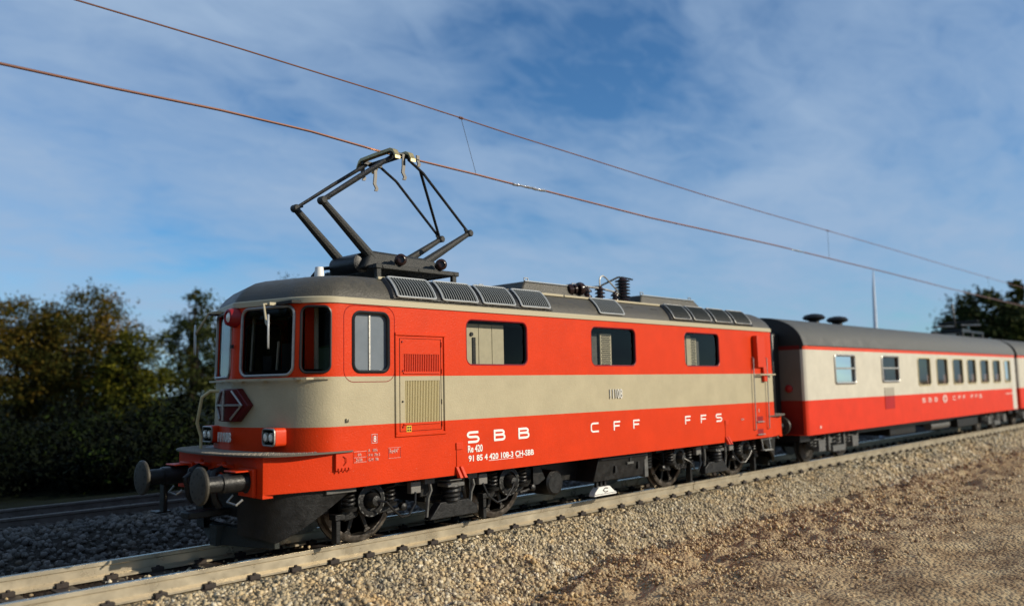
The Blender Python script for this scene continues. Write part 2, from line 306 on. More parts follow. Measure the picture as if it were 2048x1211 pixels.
def arc(cx, cy, rx, ry, a0, a1, n=6): return [(cx+rx*math.cos(R_(a0+(a1-a0)*i/n)), cy+ry*math.sin(R_(a0+(a1-a0)*i/n))) for i in range(n+1)]

# ------------------------------------------------------------------ ground
def sm(a, b_, x): t_ = min(1, max(0, (x-a)/(b_-a))); return t_*t_*(3-2*t_)
def height(x, y):
    foot = -2.35-1.05*(1-sm(-1, 5, x))
    n1_ = noise.noise(Vector((x*.55, y*.8, 0))); n2_ = noise.noise(Vector((x*2.2, y*2.8, 3))); n3_ = noise.noise(Vector((x*7, y*8, 5)))
    if y < -1.0:
        k = sm(foot, -1.15, y); z = -.62+.40*k
        fl_ = .35+.65*sm(-5.6, -3.6, y); z += (1-k)*(.14*n1_+(.16*max(-.3, n2_)+.06*n3_)*fl_)
        z -= .10*math.exp(-((y-foot)/.22)**2); z += k*.03*n2_
        if y < foot: z += .05*sm(0, 3, foot-y)
        return z
    if y < 1.25: return -.235+.01*n3_
    if y < 6.0: return -.235-.5*sm(1.25, 2.3, y)+.42*sm(4.2, 6.2, y)+.05*n2_+.02*n3_
    if y < 11: return -.33+.015*n2_
    return -.33-.25*sm(11, 14, y)+.1*n1_
def grid_axis(segs):
    a = []
    for s0, s1, st in segs: a += list(np.arange(s0, s1, st))
    return a+[segs[-1][1]]
gx = grid_axis([(-600, -60, 90), (-60, -12, 6), (-12, -4.5, .5), (-4.5, 12, .07), (12, 30, .16), (30, 70, .7), (70, 200, 20), (200, 900, 100)])
gy = grid_axis([(-400, -40, 60), (-40, -10, 5), (-10, -7.5, .5), (-7.5, -1, .07), (-1, 7, .16), (7, 16, .7), (16, 60, 6), (60, 900, 70)])
vs = [(x, y, height(x, y)) for y in gy for x in gx]; nx = len(gx)
fs = [(j*nx+i, j*nx+i+1, (j+1)*nx+i+1, (j+1)*nx+i) for j in range(len(gy)-1) for i in range(nx-1)]
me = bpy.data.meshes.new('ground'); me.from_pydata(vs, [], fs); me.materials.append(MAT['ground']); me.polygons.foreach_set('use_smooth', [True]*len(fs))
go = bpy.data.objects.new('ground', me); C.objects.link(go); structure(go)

def ico(sub):
    bm = bmesh.new(); bmesh.ops.create_icosphere(bm, subdivisions=sub, radius=1)
    v = np.array([p.co[:] for p in bm.verts]); bm.faces.ensure_lookup_table(); f = np.array([[q.index for q in p.verts] for p in bm.faces]); bm.free(); return v, f
ICO = {1: ico(1), 2: ico(2)}
def cloud(name, groups, m):
    """groups = [(centres Nx3, radii N, subdivision)] -> one mesh of many small rounded grains"""
    VV = []; FF = []; RR = []; o = 0
    for cen, rad, sub in groups:
        bv, bf = ICO[sub]; n = len(cen)
        if not n: continue
        sc = rad[:, None]*rng.uniform(.65, 1.2, (n, 3)); jit = rng.normal(0, .19 if sub == 2 else .14, (n, len(bv), 1))+1
        a = rng.uniform(0, 6.28, n); b_ = rng.uniform(0, 6.28, n)
        p = bv[None]*jit*sc[:, None, :]
        ca, sa = np.cos(a)[:, None], np.sin(a)[:, None]; x = p[..., 0]*ca-p[..., 1]*sa; y = p[..., 0]*sa+p[..., 1]*ca; z = p[..., 2]
        cb, sb = np.cos(b_)[:, None], np.sin(b_)[:, None]; y2 = y*cb-z*sb; z2 = y*sb+z*cb
        P = np.stack([x, y2, z2], -1)+cen[:, None, :]
        VV.append(P.reshape(-1, 3)); FF.append((bf[None]+(np.arange(n)*len(bv))[:, None, None]+o).reshape(-1, 3)); RR.append(np.repeat(rng.uniform(0, 1, n), len(bf))); o += n*len(bv)
    V = np.concatenate(VV); F = np.concatenate(FF); R = np.concatenate(RR)
    return raw(name, V, F, R, m, True)
def raw(name, V, F, R, m, smooth):
    me = bpy.data.meshes.new(name); k = F.shape[1]
    me.vertices.add(len(V)); me.vertices.foreach_set('co', V.astype(np.float32).ravel()); me.loops.add(F.size); me.loops.foreach_set('vertex_index', F.astype(np.int32).ravel())
    me.polygons.add(len(F)); me.polygons.foreach_set('loop_start', np.arange(0, F.size, k, dtype=np.int32)); me.polygons.foreach_set('loop_total', np.full(len(F), k, dtype=np.int32))
    me.polygons.foreach_set('use_smooth', np.full(len(F), smooth)); me.update(); me.validate()
    a = me.attributes.new('rnd', 'FLOAT', 'FACE'); a.data.foreach_set('value', R.astype(np.float32)); me.materials.append(MAT[m])
    o = bpy.data.objects.new(name, me); C.objects.link(o); return o
def scatter(x0, x1, y0, y1, dens, r0, r1, sub, lift=.25, keep=None):
    n = int((x1-x0)*(y1-y0)*dens); x = rng.uniform(x0, x1, n); y = rng.uniform(y0, y1, n); r = rng.uniform(r0, r1, n)
    if keep is not None: k = keep(x, y); x, y, r = x[k], y[k], r[k]
    z = np.array([height(a, b_) for a, b_ in zip(x, y)])+r*rng.uniform(-.3, lift*2, len(x)); return np.stack([x, y, z], -1), r, sub
footf = lambda x: -2.35-1.05*(1-np.clip((x+1)/6, 0, 1)**2*(3-2*np.clip((x+1)/6, 0, 1)))
k1 = lambda x, y: y > footf(x)-.15+rng.normal(0, .18, len(x))
# grains of the ballast shoulder, the four foot between the rails, and the verge
notsleeper = lambda x, y: np.abs(((x+4.12) % .605)-.3) > .0
bal = cloud('ballast_shoulder', [scatter(-4.4, 6, -3.7, -1.04, 620, .009, .028, 2, keep=k1), scatter(-4.4, 6, -3.7, -1.04, 110, .026, .040, 2, keep=k1), scatter(6, 16, -3.0, -1.04, 560, .012, .036, 1, keep=k1), scatter(16, 46, -2.9, -1.04, 110, .04, .07, 1, keep=k1),
    scatter(-4.8, 8, -.62, .6, 45, .012, .032, 1), scatter(8, 40, -.62, .6, 12, .02, .04, 1)], 'ballast'); structure(bal, 'stuff')
k2 = lambda x, y: (y < footf(x)+.1+rng.normal(0, .2, len(x))) & (noise_np(x, y) > -.12) & (y > -5.2+rng.normal(0, .7, len(x)))
def noise_np(x, y): return np.array([noise.noise(Vector((a*1.2, b_*1.5, 9))) for a, b_ in zip(x, y)])
gr = cloud('brown_grit', [scatter(-2.5, 7, -6.5, -2.2, 480, .009, .030, 2, keep=k2), scatter(7, 18, -6.5, -2.0, 160, .02, .045, 1, keep=k2), scatter(18, 42, -5.5, -2.0, 26, .03, .06, 1, keep=k2)], 'brown_grit'); structure(gr, 'stuff')
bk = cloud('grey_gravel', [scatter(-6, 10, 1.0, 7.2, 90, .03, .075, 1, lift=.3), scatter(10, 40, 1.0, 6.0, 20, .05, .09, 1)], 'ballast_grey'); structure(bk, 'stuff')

# ------------------------------------------------------------------ tracks
def track(y, z, mrail, label, nS, x0, gap):
    t_ = empty('railway_track', (0, y, z), label, 'railway track')
    for s in (-1, 1):
        yc = s*.7575
        prof = [(-.11, -.215), (.11, -.215), (.11, -.19), (.02, -.165), (.018, -.06), (.045, -.045), (.045, -.006), (.038, 0), (-.038, 0), (-.045, -.006), (-.045, -.045), (-.018, -.06), (-.02, -.165), (-.11, -.19)]
        xs = [-14]+[i*2.0 for i in range(-6, 4)]+[8.99]; xs2 = [9.015, 12, 20, 40, 75, 150]
        mb = MB()
        for run in (xs, xs2):
            n = len(prof); vs_ = [(x, yc+p[0]*(1), p[1]) for x in run for p in prof]
            fs_ = [(i*n+k, i*n+(k+1) % n, (i+1)*n+(k+1) % n, (i+1)*n+k) for i in range(len(run)-1) for k in range(n)]+[tuple(range(n-1, -1, -1)), tuple((len(run)-1)*n+k for k in range(n))]
            mb.add(vs_, fs_)
        ro = mb.build('rail', mrail, t_, angle=25)
        hb = MB().box(-14, 8.99, yc-.036, yc+.036, -.001, .003); hb.box(9.015, 150, yc-.036, yc+.036, -.001, .003); hb.build('running_surface', 'rail_head' if mrail == 'rail' else 'tyre_steel', ro)
    base = None
    for i in range(nS):
        x = x0+i*gap
        if base is None:
            mb = MB().box(-.13, .13, -1.22, 1.22, -.30, -.222)
            for s in (-1, 1):
                for q in (-1, 1): mb.box(-.075, .075, s*.7575+q*.12-.045, s*.7575+q*.12+.045, -.225, -.165); mb.tube([(0, s*.7575+q*.13, -.17), (0, s*.7575+q*.13, -.14)], .028, 6)
            base = mb.build('sleeper', 'sleeper', t_, bevel=.008); base.location = (x, 0, 0)
        else:
            c = base.copy(); C.objects.link(c); c.parent = t_; c.location = (x, 0, 0)
    return t_
track(0, 0, 'rail', 'shiny pale metal track that the red train stands on', 84, -5.9, .605)
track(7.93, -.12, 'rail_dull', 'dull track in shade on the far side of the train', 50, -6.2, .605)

# ------------------------------------------------------------------ LOCOMOTIVE
loco = empty('electric_locomotive', (0, 0, 0), 'red and cream electric locomotive number 11108 with a raised pantograph', 'locomotive')
XC = 5.35
ctrl = [(-.75, -1.485), (-.86, -1.475), (-.97, -1.435), (-1.08, -1.355), (-1.17, -1.255), (-1.25, -1.13), (-1.31, -1.0), (-1.385, -.72), (-1.46, -.44), (-1.53, -.16), (-1.56, -.06), (-1.572, 0)]
def smooth_poly(P, k=8):
    P = [Vector(p) for p in P]; o_ = []
    for i in range(len(P)-1):
        a = P[max(0, i-1)]; b_ = P[i]; c = P[i+1]; d = P[min(len(P)-1, i+2)]
        for j in range(k):
            t_ = j/k; o_.append(.5*((2*b_)+(c-a)*t_+(2*a-5*b_+4*c-d)*t_*t_+(3*b_-a-3*c+d)*t_**3))
    o_.append(P[-1]); return o_
half = smooth_poly(ctrl); full = half+[Vector((p.x, -p.y)) for p in reversed(half[:-1])]
cum = [0]
for i in range(1, len(full)): cum.append(cum[-1]+(full[i]-full[i-1]).length)
SL = cum[-1]
def at(s):
    s = min(max(s, 0), SL); i = 1
    import bisect
    i = min(max(1, bisect.bisect_left(cum, s)), len(cum)-1)
    t_ = (s-cum[i-1])/(cum[i]-cum[i-1]); p = full[i-1].lerp(full[i], t_)
    a = full[max(0, i-2)]; b_ = full[min(len(full)-1, i+1)]; d = (b_-a).normalized(); return p, Vector((-abs(d.y) if True else 0, 0)), d
def front(s, z, off=0):
    p, _, d = at(s); n = Vector((d.y, -d.x));
    n = -n if n.x > 0 and abs(p.y) < 1.2 else n
    n = Vector((d.y, -d.x)); n = n if (n.x < 0 or (abs(n.y) > .9 and n.y*p.y > 0)) else -n
    wgt = min(1, max(0, (-.75-p.x)/.6)); return (p.x+.028*(z-1.36)*wgt+n.x*off, p.y+n.y*off, z)
def rear(s, z, off=0): q = front(s, z, off); return (2*XC-q[0], q[1], q[2])
def s_of_y(y):
    for i in range(1, len(full)):
        if full[i-1].y <= y <= full[i].y: return cum[i-1]+(cum[i]-cum[i-1])*(y-full[i-1].y)/max(1e-9, full[i].y-full[i-1].y)
    return 0
YS = 1.485
near = lambda x, z, off=0: (x, -YS-off, z); far = lambda x, z, off=0: (x, YS+off, z)
ZT = 3.37
sy = s_of_y
WS = [(sy(-1.095), sy(-.15)), (sy(.15), sy(1.095))]; ws_z = (2.40, 3.335)
CW = [(.17, .17+.47), (SL-.17-.47, SL-.17)]; cw_z = (2.425, 3.315)
CW = [(sy(-1.462), sy(-1.19)), (sy(1.19), sy(1.462))]
fh = [rrect(a, b_, *ws_z, .12) for a, b_ in WS]+[rrect(a, b_, *cw_z, .10) for a, b_ in CW]
side_w = [(1.565, 2.955), (4.66, 6.03), (7.76, 9.15)]
CABW = (-.545, .058, 2.43, 3.255)
def side_holes(mirror=False):
    h = [rrect(a, b_, 2.53, 3.245, .12) for a, b_ in side_w]
    h.append(rrect(*CABW, .11))
    if not mirror: h += [rrect(.315, 1.0, 2.43, 2.685, .008, 2), rrect(.345, 1.006, 1.693, 2.30, .008, 2)]
    return h
body = MB()
xr0, xr1 = -.75, 2*XC+.75
sheet(body, [(xr0, 1.36), (xr1, 1.36), (xr1, ZT), (xr0, ZT)], side_holes(), near, .4, depth=.07)
sheet(body, [(xr0, 1.36), (xr1, 1.36), (xr1, ZT), (xr0, ZT)], side_holes(True), far, .4, depth=.07)
for fn in (front, rear): sheet(body, [(0, 1.36), (SL, 1.36), (SL, ZT), (0, ZT)], fh, fn, .085, depth=.05)
sk = [(-.52, -YS), (-.70, -1.472), (-1.0, -1.42), (-1.66, -1.25), (-1.74, -1.215)]
def skirt(mir):
    X = lambda x: 2*XC-x if mir else x
    pts = [(X(a), b_) for a, b_ in sk]+[(X(-1.74), 1.215)]+[(X(a), -b_) for a, b_ in reversed(sk[:-1])]
    mb_v = [(p[0], p[1], z) for p in pts for z in (.872, 1.36)]
    body.add(mb_v, [(2*i, 2*i+2, 2*i+3, 2*i+1) for i in range(len(pts)-1)])
    # turned down lip under the beam
    for s in (-1, 1): body.box(min(X(-1.745), X(-1.60)), max(X(-1.745), X(-1.60)), min(s*1.222, s*.9), max(s*1.222, s*.9), .825, .874)
bo = body.build('body', 'loco_paint', loco, merge=True, angle=28)
body = MB(); skirt(0); skirt(1)
for y in (-YS, YS): body.add([(-.52, y, .872), (2*XC+.52, y, .872), (2*XC+.52, y, 1.36), (-.52, y, 1.36)], [(0, 1, 2, 3)])
body.add([(-1.6, -1.2, .90), (12.3, -1.2, .90), (12.3, 1.2, .90), (-1.6, 1.2, .90)], [(0, 1, 2, 3)])
for y in (-YS, YS): body.add([(-.52, y, .872), (11.22, y, .872), (11.22, y*.92, .885), (-.52, y*.92, .885)], [(0, 1, 2, 3)])
body.build('side_skirt', 'loco_paint', loco, angle=12)
# cantrail strip between the red side and the grey roof
def outline(off=0, dx=0, dy=0, n=40):
    pts = [front(SL*i/n, 3.37, off) for i in range(n+1)]; rr_ = [rear(SL*i/n, 3.37, off) for i in range(n+1)]
    P = [(p[0], p[1]) for p in pts]+[(p[0], p[1]) for p in reversed(rr_)]
    return [(XC+(x-XC)*(6.93-dx)/6.93, y*(YS-dy)/YS) for x, y in P]
def loft(mb, rings, cap=True):
    n = len(rings[0]); mb.add([p for r in rings for p in r], [(i*n+k, i*n+(k+1) % n, (i+1)*n+(k+1) % n, (i+1)*n+k) for i in range(len(rings)-1) for k in range(n)]+([tuple((len(rings)-1)*n+k for k in range(n))] if cap else []))
mb = MB(); loft(mb, [[(x, y, z) for x, y in outline(o_)] for z, o_ in ((3.36, 0), (3.366, .022), (3.435, .022), (3.452, .01), (3.455, -.02))], False); mb.build('cantrail', 'cream', loco)
rt_ = [(3.452, 0, 0), (3.52, .022, .035), (3.60, .065, .10), (3.68, .13, .19), (3.745, .20, .31), (3.79, .27, .47), (3.825, .45, .8), (3.85, .8, 1.25), (3.862, 1.15, 1.75)]
mb = MB(); loft(mb, [[(x, y, z) for x, y in outline(0, dx, dy)] for z, dy, dx in rt_]); mb.build('roof', 'roof_grey', loco, angle=50)
def slope(x, t_, off=0):  # a point of the roof's near flank, t 0 at the cantrail, 1 at the walkway
    zs = [(3.475, -YS+.008), (3.52, -YS+.022), (3.60, -YS+.065), (3.68, -YS+.13), (3.745, -YS+.20), (3.79, -YS+.265)]
    k = t_*(len(zs)-1); i = min(len(zs)-2, int(k)); a = Vector((zs[i][1], zs[i][0])); b_ = Vector((zs[i+1][1], zs[i+1][0])); p = a.lerp(b_, k-i); d = (b_-a).normalized(); n = Vector((-d.y, d.x)); return (x, p.x+n.x*off, p.y+n.y*off)
def slope_far(x, t_, off=0): p = slope(x, t_, off); return (p[0], -p[1], p[2])
for sl_, nm in ((slope, 0), (slope_far, 1)):
    sgn = -1 if nm == 0 else 1
    for a, b_, lit in [(.10, 3.62, 1), (7.24, 10.72, 0)]:
        mb = MB(); ts = [0.0, .2, .4, .6, .8, 1.0]
        mb.add([sl_(x, t_, .004 if e else .035) for x, e in ((a, 1), (a+.04, 0), (b_-.04, 0), (b_, 1)) for t_ in ts], [(i*6+j, i*6+j+1, (i+1)*6+j+1, (i+1)*6+j) for i in range(3) for j in range(5)])
        mb.add([sl_(x, 0, o_) for x, o_ in ((a, .004), (a+.04, .035), (b_-.04, .035), (b_, .004))], [(0, 1, 2, 3)])
        mb.build('grille_backing', 'black_plastic', loco)
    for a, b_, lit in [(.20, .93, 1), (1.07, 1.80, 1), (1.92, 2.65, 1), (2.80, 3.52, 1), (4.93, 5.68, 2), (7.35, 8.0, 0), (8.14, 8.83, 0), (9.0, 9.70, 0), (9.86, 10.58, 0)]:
        q = rrect(a, b_, .10, .96, .06, 3); q = subdiv_loop(q, .15); offm = lit
        fr = MB().tube([sl_(x, t_, .055 if lit < 2 else .03) for x, t_ in q], .016, 6, closed=True)
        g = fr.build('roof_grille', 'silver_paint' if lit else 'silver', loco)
        bk_ = MB(); bk_.add([sl_(x, t_, .042 if lit < 2 else .016) for x in (a+.01, b_-.01) for t_ in (.08, .3, .5, .7, .97)], [(j, j+1, j+6, j+5) for j in range(4)]); bk_.build('backing', 'black_mark', g)
        ns = 14 if lit else 15; sm_ = MB()
        for i in range(ns):
            x = a+(b_-a)*(i+.6)/(ns+.2)
            sm_.tube([sl_(x, t_, .056 if lit < 2 else .031) for t_ in (.12, .3, .5, .7, .93)], .0095 if lit else .008, 5)
        sm_.build('slats', 'slat_grey' if lit else 'slat_shaded', g)  # rear grilles get darker slats, the weaker light put into their colour
# walkway edge strips
for s in (-1, 1):
    MB().box(.06, 4.2, s*1.225-.02, s*1.225+.02, 3.78, 3.822).box(4.23, 8.25, s*1.225-.02, s*1.225+.02, 3.78, 3.818).box(8.28, 10.62, s*1.225-.02, s*1.225+.02, 3.78, 3.822).build('walkway_strip', 'cream', loco, bevel=.006)
MB().box(.06, 10.62, -1.2, 1.2, 3.775, 3.80).build('walkway', 'roof_grey', loco)
# roof hoods with lifting eyes
def hood(x0, x1, z, c0, c1, nm='roof_hood'):
    mb = MB(); mb.hexa([(x0, -.72, 3.80), (x1, -.72, 3.80), (x1, .72, 3.80), (x0, .72, 3.80)], [(x0+c0, -.66, z), (x1-c1, -.66, z), (x1-c1, .66, z), (x0+c0, .66, z)])
    h = mb.build(nm, 'roof_grey', loco, bevel=.03)
    MB().box(x0+c0, x1-c1, -.672, -.648, z-.002, z+.012).build('edge_strip', 'silver_paint', h)
    for x in (x0+c0+.1, x1-c1-.1):
        for y in (-.6, .6): MB().tube([(x-.05, y, z), (x-.05, y, z+.07), (x+.05, y, z+.07), (x+.05, y, z)], .011, 6).build('lifting_eye', 'silver', h)
    return h
hood(3.60, 5.62, 4.10, .2, .25); hood(7.32, 9.95, 4.075, .12, .42)
for x in (6.03, 6.86): MB().box(x-.10, x+.12, -1.36, -1.30, 3.665, 3.69).build('roof_step', 'black_plastic', loco)
# high-voltage gear
mb = MB().lathe((5.02, -.62, 4.02), (1, -.25, .12), [(0, .06), (.02, .11), (.10, .12), (.12, .07), (.16, .07), (.17, .10), (.21, .10), (.22, .06), (.27, .06), (.28, .125), (.33, .135), (.38, .12), (.39, .04)], 18); mb.build('transformer_bushing', 'brown_insulator', loco)
def insulator(x, y, z0, z1, r, n):
    prof = [(0, r*.8)]
    for i in range(n):
        a = (z1-z0)*(i+.2)/n; b_ = (z1-z0)*(i+.75)/n; prof += [(a, r*.55), (a+.003, r), (a+(b_-a)*.6, r*.92), (b_, r*.55)]
    prof += [(z1-z0, r*.5), (z1-z0+.03, r*.3)]
    return MB().lathe((x, y, z0), (0, 0, 1), prof, 16).build('insulator', 'brown_insulator', loco)
insulator(5.79, -.5, 3.80, 4.13, .11, 3); insulator(6.22, -.5, 3.80, 4.17, .11, 5); insulator(6.72, -.5, 3.80, 4.10, .09, 3); insulator(7.0, -.5, 3.80, 4.40, .165, 9)
MB().tube([(5.40, -.62, 4.16), (5.5, -.56, 4.17), (5.8, -.5, 4.155), (6.25, -.5, 4.15), (6.72, -.5, 4.11), (6.9, -.5, 4.06)], .022, 8).build('bus_bar', 'silver', loco)
MB().tube([(6.22, -.5, 4.15), (6.22, -.5, 4.32), (6.25, -.5, 4.39), (6.33, -.5, 4.42), (6.42, -.5, 4.39), (6.85, -.5, 4.12)], .016, 8).build('bus_bar', 'silver', loco)
MB().tube([(5.95, -.3, 4.16), (6.3, -.42, 4.20), (6.6, -.48, 4.33), (6.85, -.5, 4.43), (7.0, -.5, 4.44), (7.36, -.5, 4.42)], .02, 8).build('arcing_horn', 'black_plastic', loco)
MB().lathe((-.36, -.35, 3.80), (0, 0, 1), [(0, .075), (.13, .07), (.22, .062), (.225, .02)], 14).build('antenna', 'white', loco)
MB().box(-.5, .3, -.35, .1, 3.83, 3.862).build('roof_plate', 'dark_plastic', loco, bevel=.01)

# pantograph
pan = MB()
for s in (-1, 1): pan.box(.42, 2.14, s*.66-.05, s*.66+.05, 4.04, 4.115)
pan.box(.42, .52, -.6, .6, 4.05, 4.11).box(2.04, 2.14, -.6, .6, 4.05, 4.11)
for x in (.49, 2.05):
    for s in (-1, 1): pan.box(x-.045, x+.045, s*.66-.035, s*.66+.035, 3.80, 4.045)
panto = pan.build('pantograph', 'panto_grey', loco, bevel=.012)
for x in (.56, 1.28, 2.04): MB().lathe((x, -.709, 4.078), (0, -1, 0), [(0, .026), (.012, .022)], 10).build('bolt', 'panto_grey', panto)
mb = MB().hexa([(.34, -.52, 4.06), (2.02, -.52, 4.06), (2.02, .52, 4.06), (.34, .52, 4.06)], [(.50, -.46, 4.36), (1.80, -.46, 4.33), (1.80, .46, 4.33), (.50, .46, 4.36)])
mb.build('drive_housing', 'panto_grey', panto, bevel=.05)
MB().lathe((.42, -.36, 4.16), (0, 1, 0), [(0, .10), (.02, .155), (.70, .155), (.72, .10)], 20).build('cross_shaft', 'black_plastic', panto)
MB().tube([(.05, .45, 3.83), (.03, .45, 4.0), (.12, .42, 4.12), (.3, .4, 4.15)], .03, 8).build('air_pipe', 'black_plastic', panto)
for x in (.86, 1.70): MB().lathe((x+.1, -.56, 4.205), (-.45, -1, 0), [(0, .045), (.03, .07), (.05, .045), (.08, .07), (.10, .045), (.13, .085), (.16, .095), (.21, .095), (.23, .07), (.235, .055), (.20, .05)], 16).build('insulator', 'brown_insulator', panto)
KL = (-.33, 5.04); KR = (2.685, 4.89)
for s in (-1, 1):
    y = s*.38
    MB().tube([(.62, y*1.06, 4.20), (KL[0], y, KL[1])], [.085, .055], 10).build('lower_arm', 'panto_grey', panto)
    MB().tube([(1.50, y*1.06, 4.18), (KR[0], y, KR[1])], [.08, .045], 10).build('lower_arm', 'panto_grey', panto)
    for K, d in ((KL, -1), (KR, 1)):
        MB().lathe((K[0], y-.07, K[1]), (0, 1, 0), [(0, .045), (.02, .062), (.12, .062), (.14, .045)], 12).tube([(K[0], y, K[1]), (K[0]-d*.12, y-.02, K[1]+.05)], .022, 6).build('knee_joint', 'panto_grey', panto)
    MB().tube([(KL[0], y, KL[1]), (.35, y, 5.52), (1.02, y*.97, 5.98)], [.026, .03, .034] if s > 0 else [.04, .045, .035], 8).build('upper_arm', 'black_plastic', panto)
    MB().tube([(KR[0], y, KR[1]), (1.66, y*.97, 5.80), (1.34, y*.97, 5.98)], .024, 8).build('upper_arm', 'black_plastic', panto)
MB().tube([(KR[0]-.03, .38, KR[1]+.03), (1.60, -.36, 5.84)], .026, 8).build('brace', 'black_plastic', panto)
# collector head: two strips across, ends turned down
for x in (.98, 1.30):
    hd = MB(); pts = [(x, .53, 5.95), (x, .47, 6.05), (x, .41, 6.085), (x, 0, 6.095), (x, -.41, 6.095), (x, -.48, 6.06), (x, -.55, 5.95)]
    for i in range(len(pts)-1):
        a, b_ = Vector(pts[i]), Vector(pts[i+1]); w2 = Vector((.05, 0, 0)); h2 = Vector((0, 0, -.05))
        hd.hexa([a-w2+h2, a+w2+h2, b_+w2+h2, b_-w2+h2], [a-w2, a+w2, b_+w2, b_-w2])
    hd.build('collector_strip', 'brass', panto)
MB().box(.95, 1.36, -.42, -.36, 5.98, 6.05).box(.95, 1.36, .36, .42, 5.98, 6.05).box(1.1, 1.2, -.42, .42, 5.97, 6.03).build('head_frame', 'black_plastic', panto, bevel=.008)
for x, y, zb in ((1.0, .43, 5.72), (1.22, .38, 5.56), (1.20, -.42, 5.60), (1.42, -.52, 5.84)):
    L = [Vector((x, y, 6.03)), Vector((x, y, 6.03-(6.03-zb)*.45)), Vector((x-.015, y, zb+.12)), Vector((x+.03, y, zb+.05)), Vector((x+.01, y, zb))]; mb = MB()
    for i in range(4): mb.hexa([L[i+1]+Vector(q) for q in ((-.03, -.012, 0), (.03, -.012, 0), (.03, .012, 0), (-.03, .012, 0))], [L[i]+Vector(q) for q in ((-.03, -.012, 0), (.03, -.012, 0), (.03, .012, 0), (-.03, .012, 0))])
    mb.build('horn', 'horn_steel', panto)

# windows of the locomotive
def window(fn, loop, frame_m, glass_m, fr, inset, off=0.0, name='window'):
    lp = subdiv_loop(loop, .06); f_o = MB().tube([fn(x, z, off) for x, z in lp], fr, 6, closed=True).build(name, frame_m, loco)
    g = MB(); sheet(g, loop, [], lambda a, b_, o_: fn(a, b_, -inset), .085); g.build('pane', glass_m, f_o); return f_o
for fn in (front, rear):
    for i, h in enumerate(fh): window(fn, h, 'silver' if i < 2 else 'rubber', 'glass', .022 if i < 2 else .018, .03 if i < 2 else .012, .004, 'windscreen' if i < 2 else 'corner_window')
for fn, mi in ((near, 0), (far, 1)):
    for h in side_holes(True)[:3]:
        wo = window(fn, h, 'deep_red', 'glass', .016, .05, -.012, 'side_window')
        MB().tube([fn(x, z, -.045) for x, z in subdiv_loop([(XX, ZZ) for XX, ZZ in h], .1)], .02, 5, closed=True).build('seal', 'rubber', wo)
    h = rrect(*CABW, .11); wo = window(fn, h, 'rubber', 'pane_grey', .026, .045, -.004, 'cab_side_window')
    MB().box(-.26, -.235, min(fn(0, 0, -.04)[1], fn(0, 0, -.03)[1]), max(fn(0, 0, -.04)[1], fn(0, 0, -.03)[1]), 2.44, 3.24).build('glazing_bar', 'silver', wo)
    lp = rrect(-.70, .165, 2.29, 3.345, .16, 6); MB().tube([fn(x, z, -.001) for x, z in subdiv_loop(lp, .2)], .0055, 5, closed=True).build('door_outline', 'deep_red', loco)
# things seen through the glass: cab interior and machine room
MB().box(-1.15, -1.10, -1.0, 1.0, 1.5, 2.47).box(-1.2, -.75, -1.05, 1.05, 2.42, 2.48).build('control_desk', 'inside_dark', loco, bevel=.02)
MB().box(.16, .2, -1.4, 1.4, 1.4, 3.4).build('cab_bulkhead', 'inside_dark', loco)
for y in (-.35,): MB().box(-.55, -.2, y-.25, y+.25, 2.0, 2.12).box(-.25, -.15, y-.22, y+.22, 2.1, 2.85).build('driver_seat', 'seat_green', loco, bevel=.04)
MB().box(-.98, -.93, -.62, -.35, 2.48, 2.86).box(-1.0, -.92, -.1, .15, 2.48, 2.7).build('cab_display', 'dark_plastic', loco, bevel=.01)
MB().tube([(-1.0, -.25, 2.47), (-.97, -.25, 2.9)], .02, 6).tube([(-1.02, .45, 2.4), (-.97, .45, 3.3)], .03, 6).build('cab_post', 'inside_cream', loco)
MB().box(-.98, -.86, -1.0, -.96, 1.6, 3.33).build('cab_trim', 'red', loco); MB().box(-.85, -.80, -1.02, -.96, 1.6, 3.33).build('cab_trim', 'inside_cream', loco)
MB().box(-1.33, -.3, -1.2, 1.2, 3.36, 3.40).build('cab_ceiling', 'inside_dark', loco)
MB().box(.2, 11.2, .9, .95, 1.4, 3.4).box(.2, 11.2, -1.2, 1.2, 1.4, 1.45).box(10.5, 10.55, -1.4, 1.4, 1.4, 3.4).build('machine_room_wall', 'inside_dark', loco)
pn = MB().box(1.45, 2.02, -1.28, -1.0, 2.3, 3.2).box(2.03, 2.32, -1.28, -1.0, 2.3, 3.2).box(2.33, 2.60, -1.28, -1.0, 2.3, 3.2).build('equipment_cabinet', 'inside_cream', loco, bevel=.006)
MB().lathe((1.86, -1.285, 3.03), (0, -1, 0), [(0, .035), (.02, .03), (.02, .015)], 12).box(1.88, 1.94, -1.30, -1.282, 2.3, 2.98).build('door_handle', 'black_plastic', pn)
for a, b_ in ((5.22, 5.56), (7.88, 8.16), (8.34, 8.58)):
    c = MB().box(a, b_, -1.25, -1.22, 2.3, 3.15).build('mesh_screen', 'inside_cream', loco)
    mb = MB()
    for i in range(22):
        for j in range(int((b_-a-.05)/.045)): mb.box(a+.03+j*.045+(i % 2)*.018, a+.055+j*.045+(i % 2)*.018, -1.258, -1.248, 2.34+i*.036, 2.36+i*.036)
    mb.build('perforation', 'black_mark', c)
MB().box(8.17, 8.33, -1.27, -1.2, 2.3, 3.2).build('equipment_post', 'inside_cream', loco)
MB().box(4.95, 5.18, -1.20, -1.16, 2.3, 3.15).build('equipment_panel', 'bogie_grey', loco)
MB().box(8.60, 8.80, -1.18, -1.14, 2.3, 3.1).build('equipment_panel', 'bogie_grey', loco)
MB().box(4.62, 4.93, -1.1, -1.06, 2.3, 3.1).build('equipment_panel', 'dark_plastic', loco)

